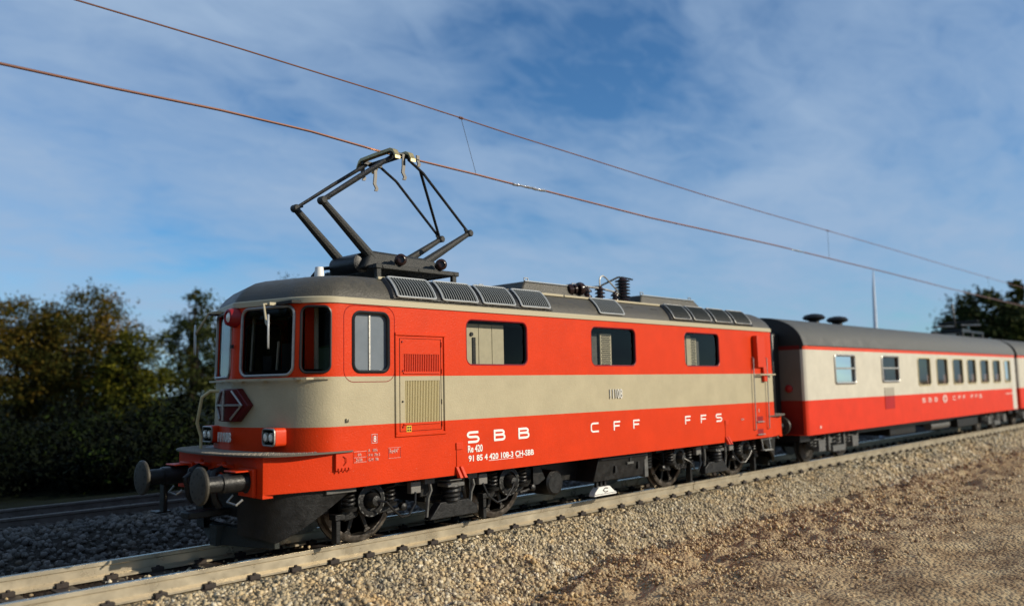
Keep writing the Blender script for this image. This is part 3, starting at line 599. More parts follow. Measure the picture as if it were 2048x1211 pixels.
# service door with louvres
dp = MB()
for a, b_, c, d in ((.165, 1.125, 1.50, 2.995),):
    for x0, x1, z0, z1 in ((a, b_, d-.045, d), (a, b_, c, c+.045), (a, a+.04, c+.045, d-.045), (b_-.04, b_, c+.045, d-.045)): dp.box(x0, x1, -YS-.022, -YS+.01, z0, z1)
door = dp.build('louvred_door', 'loco_paint', loco, bevel=.009)
MB().tube([(.255, -YS-.001, 1.575), (.255, -YS-.001, 2.91), (1.035, -YS-.001, 2.91), (1.035, -YS-.001, 1.575)], .007, 4, closed=True).build('door_gap', 'black_mark', door)
def louvre(x0, x1, z0, z1, n, m_):
    mb = MB()
    for i in range(n):
        x = x0+(x1-x0)*(i+.5)/n; w2 = (x1-x0)/n*.34
        mb.hexa([(x-w2, -YS+.004, z0), (x+w2*.3, -YS+.004, z0), (x+w2*.9, -YS+.02, z0), (x-w2, -YS+.02, z0)], [(x-w2, -YS+.004, z1), (x+w2*.3, -YS+.004, z1), (x+w2*.9, -YS+.02, z1), (x-w2, -YS+.02, z1)])
    mb.build('louvre', m_, door); MB().box(x0-.01, x1+.01, -YS+.03, -YS+.04, z0-.01, z1+.01).build('louvre_backing', 'deep_red' if m_ == 'red' else 'olive_shadow', door)
louvre(.315, 1.0, 2.43, 2.685, 20, 'red'); louvre(.345, 1.006, 1.693, 2.30, 22, 'yellow_cream')
for z in (2.415, 1.68): MB().box(.32, 1.01, -YS-.018, -YS-.002, z-.014, z+.004).build('sill', 'red', door)
for x, z in ((.30, 2.86), (.31, 2.44), (.305, 2.0), (.31, 1.64)): MB().lathe((x, -YS-.002, z), (0, -1, 0), [(0, .016), (.012, .012)], 8).build('rivet', 'dark_plastic' if z == 2.0 else 'deep_red', door)
for z in (2.8, 2.4, 1.95, 1.62): MB().tube([(1.045, -YS-.01, z), (1.045, -YS-.01, z+.07)], .012, 6).build('hinge', 'loco_paint', door)
MB().box(.37, .46, -YS-.006, -YS-.001, 1.565, 1.655).build('warning_label', 'yellow_mark', door)
lb = MB()
for i, j in ((0, 0), (1, 0), (0, 1), (1, 1)): lb.box(.382+i*.04, .410+i*.04, -YS-.009, -YS-.006, 1.578+j*.038, 1.604+j*.038)
lb.build('label_marks', 'black_mark', door)

# lettering on the side
def gl(ch, x, z, w_, h):
    q = lambda pts: [(x+a*w_, z+b_*h) for a, b_ in pts]
    if ch == 'S': return [q([(.94, .94), (.3, .94)]+arc(.28, .73, .24, .21, 90, 270)+[(.72, .52)]+arc(.72, .29, .24, .23, 90, -90)+[(.06, .06)])]
    if ch == 'B': return [q([(.08, .06), (.08, .94), (.66, .94)]+arc(.66, .74, .22, .20, 90, -90)+[(.08, .54)]), q([(.6, .54), (.72, .53)]+arc(.72, .30, .22, .235, 90, -90)+[(.02, .065)])]
    if ch == 'C': return [q([(.96, .94), (.32, .94)]+arc(.3, .70, .24, .24, 90, 180)+arc(.3, .30, .24, .24, 180, 270)+[(.96, .06)])]
    if ch == 'F': return [q([(.12, .0), (.12, .94), (.97, .94)]), q([(.12, .5), (.88, .5)])]
for ch, x, w_ in (('S', 1.552, .25), ('B', 2.124, .26), ('B', 2.686, .265), ('C', 4.57, .235), ('F', 5.235, .215), ('F', 5.845, .225), ('F', 7.65, .225), ('F', 8.25, .24), ('S', 8.875, .25)):
    lt = MB(); strokes(lt, gl(ch, x, 1.337, w_, .165), .036 if ch in 'SB' and x < 3 else .030, lambda a, b_: (a, -YS-.004, b_)); lt.build('letter', 'white', loco)
text_mesh('lettering', 'Re 420', 'white', loco, .150, (1.555, -YS-.004, 1.192), sx=.74, bold=.003)
tx = text_mesh('lettering', '91 85 4 420 108-3 CH-SBB', 'white', loco, .125, (1.57, -YS-.004, 1.055), sx=.745, bold=.0028)
tx.scale.x = 1.475/max(v_.co.x for v_ in tx.data.vertices)
MB().box(2.005, 2.57, -YS-.005, -YS-.001, 1.033, 1.039).box(2.62, 2.78, -YS-.005, -YS-.001, 1.033, 1.039).build('underline', 'white', loco)
nb_ = text_mesh('number_plate', '11108', 'slat_light', loco, .25, (5.115, -YS-.012, 1.925), sx=.66, ext=.010, bold=.001)
text_mesh('inscription', '8', 'white', loco, .12, (-.215, -YS-.004, 1.462), sx=.8); MB().tube([(-.24, -YS-.003, 1.445), (-.24, -YS-.003, 1.565), (-.15, -YS-.003, 1.565), (-.15, -YS-.003, 1.445)], .005, 4, closed=True).build('inscription_frame', 'white', loco)
ins = MB()
for a, b_, c, d in ((-.54, -.33, 1.20, 1.265), (-.54, -.33, 1.265, 1.345), (.045, .26, 1.215, 1.36)): ins.tube([(a, -YS-.003, c), (a, -YS-.003, d), (b_, -YS-.003, d), (b_, -YS-.003, c)], .0035, 4, closed=True)
ins.build('inscription_frame', 'white_faint', loco)
text_mesh('inscription', 'Re4/4"', 'white_faint', loco, .085, (.06, -YS-.004, 1.285), sx=.7); text_mesh('inscription', '64t', 'white_faint', loco, .06, (-.48, -YS-.004, 1.285), sx=.8); text_mesh('inscription', '2x18t', 'white_faint', loco, .06, (-.51, -YS-.004, 1.213), sx=.8)
for i, s_ in enumerate(('R   105t', 'P H  76t E', 'G M  78t')): text_mesh('inscription', s_, 'white_faint', loco, .055, (-.30, -YS-.004, 1.33-i*.063), sx=.85)
text_mesh('inscription', '11.8.03', 'white_faint', loco, .06, (9.95, -YS-.004, 1.32), sx=.8); text_mesh('inscription', '8', 'white_faint', loco, .12, (10.78, -YS-.004, 1.47), sx=.8)
# small fittings of the side
MB().box(-.67, -.62, -YS-.03, -YS, 1.755, 1.80).lathe((-.64, -YS-.03, 1.775), (0, -1, 0), [(0, .02), (.02, .015)], 10).build('lamp_bracket', 'cream', loco)
for x in (1.385, 9.31):
    st = MB().box(x-.07, x+.06, -YS-.02, -YS, 1.25, 1.355).box(x-.062, x-.05, -YS-.012, -YS, .98, 1.26)
    for q in (-.035, .055): st.hexa([(x+q-.03, -YS-.10, .83), (x+q+.03, -YS-.10, .83), (x+q+.03, -YS-.02, .83), (x+q-.03, -YS-.02, .83)], [(x+q-.05, -YS-.02, 1.0), (x+q, -YS-.02, 1.0), (x+q, -YS+.0, 1.0), (x+q-.05, -YS+.0, 1.0)])
    st.build('jacking_bracket', 'red', loco, bevel=.008)
for s, X0 in ((1, 0), (-1, 2*XC)):
    X = lambda x: X0+s*x
    a, b_ = sorted((X(-.83), X(-.575)))
    h = MB().box(a, b_, -YS-.012+.0, -YS+.03, 1.115, 1.335)
    for i in range(4): h.box(a+.03+i*.055, a+.045+i*.055, -YS-.03, -YS-.01, 1.10, 1.15)
    if s > 0: h.tube([(a+.11, -YS-.02, 1.30), (a+.15, -YS-.03, 1.28), (a+.155, -YS-.03, 1.22), (a+.12, -YS-.02, 1.18)], .008, 6)
    if s > 0: h.build('coupler_hatch', 'red', loco, bevel=.006)
# rear cab door gear: handrails, recessed steps, folded mirror
for x in (10.55, 11.20): MB().tube([(x+.03, -YS, 2.75), (x+.02, -YS-.05, 2.73), (x-.0, -YS-.05, 1.09), (x, -YS, 1.07)], .013, 8).build('handrail', 'silver', loco)
for z in (1.255, .965):
    s_ = MB().box(10.72, 10.98, -YS-.004, -YS-.001, z, z+.12).build('step_recess', 'deep_red', loco); MB().box(10.66, 10.99, -YS-.05, -YS, z-.012, z+.008).build('step', 'silver', s_)
MB().box(10.64, 10.69, -YS-.13, -YS, 2.51, 3.25).box(10.69, 11.14, -YS-.06, -YS, 2.51, 3.25).build('rear_view_mirror', 'red', loco, bevel=.012)
MB().box(11.02, 11.18, -YS-.07, -YS, 2.18, 2.52).build('mirror_bracket', 'red', loco, bevel=.015)
MB().tube([(10.70, -YS-.02, 2.34), (10.75, -YS-.10, 2.34), (11.5, -YS-.10, 2.34)], .02, 8).build('ledge_rail', 'cream', loco)

# cab front fittings (front cab; the rear cab repeats the big ones)
def cab_fittings(fn, s):
    X = (lambda x: x) if s > 0 else (lambda x: 2*XC-x)
    # rail under the windscreens
    lp = [fn(SL*(.045+.91*i/46), 2.345, .10 if 3 < i < 43 else .03) for i in range(47)]; mb = MB()
    for i in range(46):
        a, b_ = Vector(lp[i]), Vector(lp[i+1]); ai = Vector(fn(SL*(.045+.91*i/46), 2.345, -.0)); bi = Vector(fn(SL*(.045+.91*(i+1)/46), 2.345, -.0)); h2 = Vector((0, 0, .013))
        a2 = a.lerp(ai, .35); b2 = b_.lerp(bi, .35)
        mb.hexa([a-h2, b_-h2, b2-h2, a2-h2], [a+h2, b_+h2, b2+h2, a2+h2])
    for i in (6, 14, 20, 26, 32, 40):
        a = Vector(lp[i]); ai = Vector(fn(SL*(.045+.91*i/46), 2.345, -.0)); d = (Vector(lp[i+1])-a).normalized()*.03; h2 = Vector((0, 0, .012)); mb.hexa([a-d-h2, a+d-h2, ai+d-h2, ai-d-h2], [a-d+h2, a+d+h2, ai+d+h2, ai-d+h2])
    mb.build('ledge_rail', 'cream', loco)
    # footplate
    fp = [(-.56, -1.50), (-.9, -1.51), (-1.3, -1.48), (-1.62, -1.38), (-1.79, -1.22), (-1.89, -.85), (-1.95, -.4), (-1.965, 0)]; fp = [tuple(p) for p in smooth_poly(fp, 4)]
    pol = [(X(a), b_) for a, b_ in fp]+[(X(a), -b_) for a, b_ in reversed(fp[:-1])]
    fpn = MB().prism(pol, 1.350, 1.372, 'z').build('footplate', 'plate_grey', loco)
    tr_ = MB()
    for i in range(60):
        for j in range(9):
            y = -1.42+2.84*i/59; edge = np.interp(abs(y), [0, .4, .85, 1.22, 1.38, 1.48, 1.505], [-1.965, -1.95, -1.89, -1.79, -1.62, -1.3, -.9]); x = edge+.03+j*.045
            if x < -.6: a = R_(45 if (i+j) % 2 else -45); tr_.box(X(x)-.017, X(x)+.017, y-.006, y+.006, 1.371, 1.384, rot=Matrix.Rotation(a, 3, 'Z'))
    tr_.build('tread_pattern', 'tread_grey', fpn)
    # emblem board on the ridge
    def board(P, o_): return [fn(s_of_y(a), b_, o_) for a, b_ in P]
    hexp = [(-.44, 2.0), (-.22, 2.235), (0, 2.235), (.22, 2.235), (.44, 2.0), (.22, 1.775), (0, 1.775), (-.22, 1.775)]
    mb = MB(); f0 = board(hexp, .02); f1 = board([(a*.97, 2.005+(b_-2.005)*.97) for a, b_ in hexp], .115); mb.add(f0+f1, [(8, 9, 10, 14, 15), (10, 11, 12, 13, 14)]+[(i, (i+1) % 8, (i+1) % 8+8, i+8) for i in range(8)])
    em = mb.build('emblem', 'emblem_red', loco, bevel=.012)
    ch = MB(); F = lambda a, b_: Vector(fn(s_of_y(a), b_, .128))
    for L in ([(0, 1.80), (0, 2.21)], [(-.31, 2.005), (-.15, 2.005), (0, 2.005), (.15, 2.005), (.31, 2.005)], [(-.12, 2.20), (-.33, 2.005), (-.12, 1.81)], [(.12, 2.20), (.33, 2.005), (.12, 1.81)]):
        ch.tube([F(*p) for p in L], .018, 5)
    ch.build('emblem_cross', 'silver', em)
    text_mesh('number_plate', '11108', 'slat_light', loco, .19, (X(-1.635), s*.24, 1.50), rot=(R_(90), 0, R_(-90 if s > 0 else 90)), sx=.8, ext=.012, bold=.001)
    # head lamps
    for y in (-.88, .88):
        xb = X(-1.30); xf = X(-1.47); mb = MB(); lo, hi = sorted((xb, xf)); mb.prism(rrect(y-.165, y+.165, 1.455, 1.70, .05, 4), lo, hi, 'x'); hl = mb.build('headlight', 'red', loco, bevel=.012)
        MB().tube([(X(-1.475), a, b_) for a, b_ in rrect(y-.15, y+.15, 1.47, 1.685, .045, 4)], .014, 6, closed=True).build('lamp_rim', 'silver', hl)
        MB().box(*sorted((X(-1.474), X(-1.470))), y-.135, y+.135, 1.485, 1.67).build('lamp_back', 'white', hl)
        for q in (-.07, .07): MB().lathe((X(-1.472), y+q, 1.578), (-s, 0, 0), [(0, .07), (.012, .062), (.02, .03), (.022, .0)], 16).build('lamp_reflector', 'lens', hl)
        MB().box(*sorted((X(-1.488), X(-1.482))), y-.14, y+.14, 1.48, 1.675).build('lamp_glass', 'clear_glass', hl)
    # top lamp on the centre pillar
    tl = MB().lathe((X(-1.45), 0, 3.235), (-s, 0, .0), [(0, .15), (.10, .14), (.18, .115), (.19, .09), (.16, .075)], 20).build('top_lamp', 'deep_red', loco)
    MB().lathe((X(-1.60), 0, 3.235), (-s, 0, 0), [(0, .075), (.02, .07), (.035, .04), (.04, 0)], 16).build('lamp_lens', 'lens', tl)
    MB().box(*sorted((X(-1.575), X(-1.545))), -.02, .02, 2.80, 2.85).build('keyhole', 'black_mark', loco)
    # cab mirrors on thin arms
    for y in (-1, 1):
        mo = MB().tube([(X(-1.40), y*.78, 3.37), (X(-1.52), y*.80, 3.36), (X(-1.60), y*1.02, 3.08), (X(-1.60), y*1.06, 3.05)], .016, 7).box(*sorted((X(-1.45), X(-1.36))), y*.78-.06, y*.78+.06, 3.35, 3.39).build('mirror_arm', 'cream', loco)
        hd_ = Vector((.5*s, .85 if s > 0 else -.85, 0)).normalized()*.085; cen_ = Vector((X(-1.60), y*1.07, 2.97)); nn_ = Vector((hd_.y, -hd_.x, 0)).normalized()*.012
        mb = MB(); P4 = [(math.cos(R_(k*22.5)), math.sin(R_(k*22.5))) for k in range(16)]; mb.add([cen_+hd_*a+Vector((0, 0, .23*b_))+nn_ for a, b_ in P4]+[cen_+hd_*a+Vector((0, 0, .23*b_))-nn_ for a, b_ in P4], [tuple(range(16)), tuple(range(31, 15, -1))]+[(k, k+16, (k+1) % 16+16, (k+1) % 16) for k in range(16)])
        mb.build('mirror_head', 'silver_paint', mo, bevel=.004)
    # bent handrail
    MB().tube([(X(-1.50), .42, 2.20), (X(-1.62), .50, 2.21), (X(-1.70), .60, 2.12), (X(-1.70), .74, 1.75), (X(-1.62), .78, 1.55), (X(-1.62), .78, 1.37)], .024, 8).build('front_handrail', 'yellow_cream', loco)
    # buffers, hook, hoses
    for y in (-.875, .875):
        bf = MB().lathe((X(-1.78), y, 1.03), (-s, 0, 0), [(0, .15), (.02, .15), (.03, .125), (.36, .125), (.37, .105), (.62, .105)], 24).build('buffer', 'dark_plastic', loco)
        pl = MB().lathe((X(-2.385), y, 1.03), (-s, 0, 0), [(0, .11), (.008, .235), (.035, .24), (.052, .225), (.06, .15), (.062, 0)], 32).build('buffer_plate', 'buffer_face', bf)
        hh = MB()
        for k in range(9): a = R_(40*k+10); hh.lathe((X(-2.440), y+.15*math.cos(a), 1.03+.15*math.sin(a)), (-s, 0, 0), [(0, .016), (.007, .016)], 8)
        hh.build('buffer_hole', 'black_mark', pl)
        MB().box(*sorted((X(-1.745), X(-1.80))), y-.19, y+.19, .84, 1.20).box(*sorted((X(-1.78), X(-2.02))), y-.16, y+.16, 1.165, 1.185).build('buffer_mount', 'red', bf, bevel=.012)
        MB().tube([(X(-1.9), y+.13, .86), (X(-1.98), y+.13, .78), (X(-1.98), y-.12, .76), (X(-1.9), y-.12, .82)], .014, 6).build('shunter_handle', 'silver', loco)
    MB().lathe((X(-1.74), .05, 1.04), (-s, 0, 0), [(0, .12), (.1, .10), (.14, .06), (.3, .05)], 14).tube([(X(-2.04), .05, 1.04), (X(-2.12), .05, 1.10), (X(-2.18), .05, 1.06), (X(-2.16), .05, .97), (X(-2.1), .05, .96)], .035, 8).build('drawhook', 'black_plastic', loco)
    for y in (-.33, .33):
        MB().tube([(X(-1.74), y, 1.10), (X(-1.86), y, 1.17), (X(-1.96), y, 1.13), (X(-2.0), y*1.1, .98), (X(-1.97), y*1.2, .78), (X(-1.9), y*1.15, .68)], .045, 10).build('brake_hose', 'rubber', loco)
        MB().tube([(X(-1.75), y-.13, 1.20), (X(-1.83), y-.13, 1.21), (X(-1.84), y+.13, 1.21), (X(-1.75), y+.13, 1.20)], .02, 6).lathe((X(-1.82), y, 1.17), (0, 0, 1), [(0, .03), (.09, .03), (.1, .01)], 10).build('cock_lever', 'red', loco)
    MB().box(*sorted((X(-2.0), X(-2.06))), .98, 1.12, .50, .95).box(*sorted((X(-1.95), X(-2.16))), .96, 1.20, .50, .525).build('uncoupling_step', 'black_plastic', loco, bevel=.008)
    # snow plough and stays
    pb = MB()
    for y in (-1, 1):
        pb.hexa([(X(-1.78), 0, .13), (X(-1.44), y*1.0, .13), (X(-1.36), y*1.0, .13), (X(-1.66), 0, .13)], [(X(-1.72), 0, .39), (X(-1.46), y*1.0, .33), (X(-1.38), y*1.0, .33), (X(-1.60), 0, .39)])
        pb.hexa([(X(-1.60), y*.70, .30), (X(-1.50), y*.70, .30), (X(-1.50), y*.86, .30), (X(-1.60), y*.86, .30)], [(X(-1.66), y*.52, .87), (X(-1.58), y*.52, .87), (X(-1.58), y*.66, .87), (X(-1.66), y*.66, .87)])
    pb.box(*sorted((X(-1.80), X(-1.62))), -.10, .10, .12, .40)
    pb.build('snow_plough', 'plough_green', loco, bevel=.01)
    MB().box(*sorted((X(-1.62), X(-1.2))), -.45, .45, .50, .86).box(*sorted((X(-2.2), X(-1.6))), -.12, .12, .52, .62).build('coupler_box', 'black_plastic', loco, bevel=.02)
    # curved valance below the beam
    vp = smooth_poly([(-.50, -1.36), (-.9, -1.34), (-1.25, -1.27), (-1.5, -1.12), (-1.66, -.85), (-1.72, -.5)], 5); bt = [np.interp(-p.x, [.5, 1.1, 1.5, 1.7], [.80, .44, .22, .30]) for p in vp]
    for y in (1, -1):
        mb = MB(); n = len(vp); mb.add([(X(p.x), p.y*y, .872) for p in vp]+[(X(p.x*.985), p.y*y*.97, z) for p, z in zip(vp, bt)]+[(X(p.x*.97), p.y*y*.97, .872) for p in vp]+[(X(p.x*.955), p.y*y*.94, z) for p, z in zip(vp, bt)],
            [(i, i+1, n+i+1, n+i) for i in range(n-1)]+[(2*n+i, 3*n+i, 3*n+i+1, 2*n+i+1) for i in range(n-1)]+[(n+i, n+i+1, 3*n+i+1, 3*n+i) for i in range(n-1)])
        mb.build('valance', 'dark_plastic', loco)
        MB().box(*sorted((X(-.9), X(-.42))), *sorted((y*1.30, y*1.38)), .80, .868).build('valance_rail', 'bogie_grey', loco, bevel=.01)
cab_fittings(front, 1); cab_fittings(rear, -1)

# bogies
def wheel_pair(x):
    prs = []
    for s in (-1, 1):
        mb = MB(); y0 = s*.69; d = (0, s, 0)
        mb.lathe((x, y0, .61), d, [(0, .50), (0, .66), (.028, .655), (.04, .612), (.13, .606), (.135, .59), (.135, .515), (.11, .505), (.05, .50), (0, .50)], 48)
        wo = mb.build('wheel', 'tyre_steel', None, angle=30)
        sp_ = MB()
        for k in range(9):
            a = 2*math.pi*(k+.3)/9; ca, sa = math.cos(a), math.sin(a)
            for r0, r1, w0, w1 in ((.12, .46, .045, .028), (.46, .51, .028, .075)):
                P_ = lambda r, q, yy: (x+ca*r-sa*q, yy, .61+sa*r+ca*q)
                ya, yb = s*.735, s*.785
                sp_.hexa([P_(r0, -w0, ya), P_(r0, w0, ya), P_(r0, w0, yb), P_(r0, -w0, yb)], [P_(r1, -w1, ya), P_(r1, w1, ya), P_(r1, w1, yb), P_(r1, -w1, yb)])
        sp_.lathe((x, s*.70, .61), d, [(0, .16), (.10, .16), (.12, .12), (.13, .09)], 20); so_ = sp_.build('spokes', 'wheel_steel', None, bevel=.008)
        prs.append((wo, so_))
    return prs
def bogie(x0, mir=False):
    X = lambda x: x0+1.4+(1.4-x if mir else x-1.4)
    bx = lambda mb, a, b_, *r: mb.box(min(X(a), X(b_)), max(X(a), X(b_)), *r)
    fr = MB()
    for s in (-1, 1):
        y0, y1 = sorted((s*.98, s*1.06))
        bx(fr, -.75, 3.5, y0, y1, .76, .84)
        for c in (0, 2.8):
            q = [(X(c-.46), .80), (X(c-.46), .60), (X(c-.44), .40), (X(c-.38), .36), (X(c-.18), .40), (X(c-.14), .50), (X(c+.14), .50), (X(c+.18), .40), (X(c+.38), .40), (X(c+.44), .46), (X(c+.46), .80)]
            fr.prism(q, y0, y1)
        bx(fr, .95, 1.85, y0, y1, .55, .80)
    bx(fr, 1.1, 1.7, -1.0, 1.0, .45, .85)
    B = fr.build('bogie', 'black_plastic', loco, bevel=.012)
    for c in (0, 2.8):
        for wo, so_ in wheel_pair(X(c)): wo.parent = B; so_.parent = B
        MB().lathe((X(c), -.7, .61), (0, 1, 0), [(0, .09), (1.4, .09)], 14).build('axle', 'wheel_steel', B)
        for s in (-1, 1):
            for q in (-.37, .33):
                MB().spring((X(c+q), s*1.12), .075, .56, .86, 5, .020).build('coil_spring', 'dark_plastic', B)
                MB().lathe((X(c+q), s*1.12, .50), (0, 0, 1), [(0, .06), (.01, .11), (.05, .12), (.06, .08)], 16).build('spring_seat', 'dark_plastic', B)
            ab = MB().lathe((X(c), s*1.0, .62), (0, s, 0), [(0, .20), (.10, .20), (.11, .235), (.15, .235), (.16, .20), (.165, .16), (.12, .15), (.12, .12), (.2, .11), (.24, .08), (.27, .07), (.28, 0)], 28).build('axle_box', 'dark_plastic', B)
            rg = MB()
            for k in range(16): a = k*math.pi/8; rg.box(X(c)+.217*math.cos(a)-.022, X(c)+.217*math.cos(a)+.022, *sorted((s*1.145, s*1.156)), .62+.217*math.sin(a)-.010, .62+.217*math.sin(a)+.010, rot=Matrix.Rotation(-a-math.pi/2, 3, 'Y'))
            rg.build('bolt_ring', 'bogie_grey', ab)
            MB().tube([(X(c), s*1.26, .62), (X(c+.10), s*1.36, .60), (X(c+.22), s*1.36, .48), (X(c+.38), s*1.34, .36), (X(c+.55), s*1.30, .36), (X(c+.70), s*1.26, .50), (X(c+.74), s*1.22, .66)] if c == 0 else
                      [(X(c), s*1.26, .62), (X(c-.12), s*1.34, .54), (X(c-.28), s*1.34, .38), (X(c-.46), s*1.32, .34), (X(c-.62), s*1.28, .46), (X(c-.68), s*1.22, .66)], .017, 7).build('earth_cable', 'rubber', B)
            k0 = c+.66 if c == 0 else c-.76
            bb = MB(); bx(bb, k0, k0+.19, *sorted((s*1.12, s*1.22)), .64, .81); bb.build('junction_box', 'grey_box', B, bevel=.012)
            bb = MB(); bx(bb, c-.56, c-.49, *sorted((s*.98, s*1.10)), .08, .46); bx(bb, c-.60, c-.44, *sorted((s*.98, s*1.14)), .40, .48); bb.build('sand_pipe', 'dark_plastic', B, bevel=.008)
            bb = MB().tube([(X(c+.30), s*1.1, .40), (X(c+.42), s*1.12, .42), (X(c+.55), s*1.1, .44)], .025, 6); bb.lathe((X(c+.58), s*1.08, .46), (0, s, 0), [(0, .06), (.08, .055), (.1, .02)], 12); bb.build('damper', 'dark_plastic', B)
    for s in (-1, 1):
        MB().spring((X(1.45), s*1.20), .125, .44, .70, 4, .032).build('bolster_spring', 'dark_plastic', B)
        MB().box(X(1.45)-.17, X(1.45)+.17, *sorted((s*1.08, s*1.34)), .68, .74).box(X(1.45)-.15, X(1.45)+.15, *sorted((s*1.1, s*1.31)), .765, .79).build('spring_cap', 'bogie_grey', B, bevel=.01)
        mb = MB(); mb.prism([(X(.98), .22), (X(1.98), .22), (X(1.96), .34), (X(1.78), .46), (X(1.2), .46)], *sorted((s*1.10, s*1.26))); mb.build('spring_plank', 'dark_plastic', B, bevel=.012)
        for q in (1.0, 1.88):
            mb = MB(); mb.tube([(X(q), s*1.16, .26), (X(q), s*1.2, .55), (X(q+.04), s*1.22, .66), (X(q+.02), s*1.2, .80)], .028, 6); bx(mb, q-.09, q+.10, *sorted((s*1.1, s*1.24)), .76, .86); mb.build('swing_link', 'bogie_grey', B)
    return B
bogie(0); bogie(7.9, True)
# underfloor equipment
tb = MB().hexa([(4.93, -1.22, .40), (6.50, -1.22, .40), (6.50, 1.22, .40), (4.93, 1.22, .40)], [(5.05, -1.28, .86), (6.58, -1.28, .86), (6.58, 1.28, .86), (5.05, 1.28, .86)]).build('equipment_case', 'dark_plastic', loco, bevel=.015)
MB().box(5.08, 6.5, -1.31, -1.27, .79, .815).box(5.9, 6.1, -1.292, -1.26, .66, .70).build('case_ledge', 'bogie_grey', tb)
for x, z in ((5.55, .60), (6.28, .62), (6.02, .74)): MB().box(x-.03, x+.03, -1.285, -1.22, z-.07, z+.06).build('case_slot', 'black_mark', tb)
MB().box(6.5, 6.62, -1.26, -1.12, .36, .86).build('case_post', 'bogie_grey', loco, bevel=.01)
mb = MB()
for i in range(5):
    for j in range(4): mb.tube([(6.66+j*.055, -1.16, .55+i*.055), (6.69+j*.055, -1.19, .575+i*.055), (6.715+j*.055, -1.16, .55+i*.055)], .009, 5)
mb.box(6.63, 6.90, -1.14, -1.0, .5, .85).build('resistor_grid', 'dark_plastic', loco)
mg = MB().prism([(4.99, .13), (5.66, .13), (5.66, .17), (5.60, .185), (5.46, .29), (5.14, .29), (5.02, .20)], -1.19, -1.05).build('track_magnet', 'white', loco, bevel=.008)
mk = MB(); strokes(mk, [[(5.40, .255), (5.31, .265), (5.25, .225), (5.31, .19), (5.40, .20)]], .018, lambda a, b_: (a, -1.1925, b_)); mk.box(5.0, 5.65, -1.194, -1.188, .158, .166); mk.build('magnet_mark', 'black_mark', mg)
for x in (5.15, 5.27, 5.39): MB().box(x-.025, x+.025, -1.14, -1.08, .28, .42).build('magnet_hanger', 'dark_plastic', mg)
MB().lathe((4.0, -1.12, .48), (0, 1, 0), [(0, .18), (.03, .22), (2.2, .22), (2.24, .18)], 28).build('air_tank', 'black_plastic', loco)
MB().prism([(3.42, .80), (3.60, .80), (3.72, .58), (3.55, .50), (3.42, .50)], -1.12, -1.06).box(3.3, 7.4, -.8, .8, .45, .86).build('underframe_plate', 'black_plastic', loco)
st = MB().tube([(11.05, -1.38, .86), (11.05, -1.42, .58), (11.42, -1.42, .58), (11.42, -1.38, .86)], .018, 6).box(11.03, 11.44, -1.48, -1.36, .565, .585).build('cab_step', 'silver', loco)

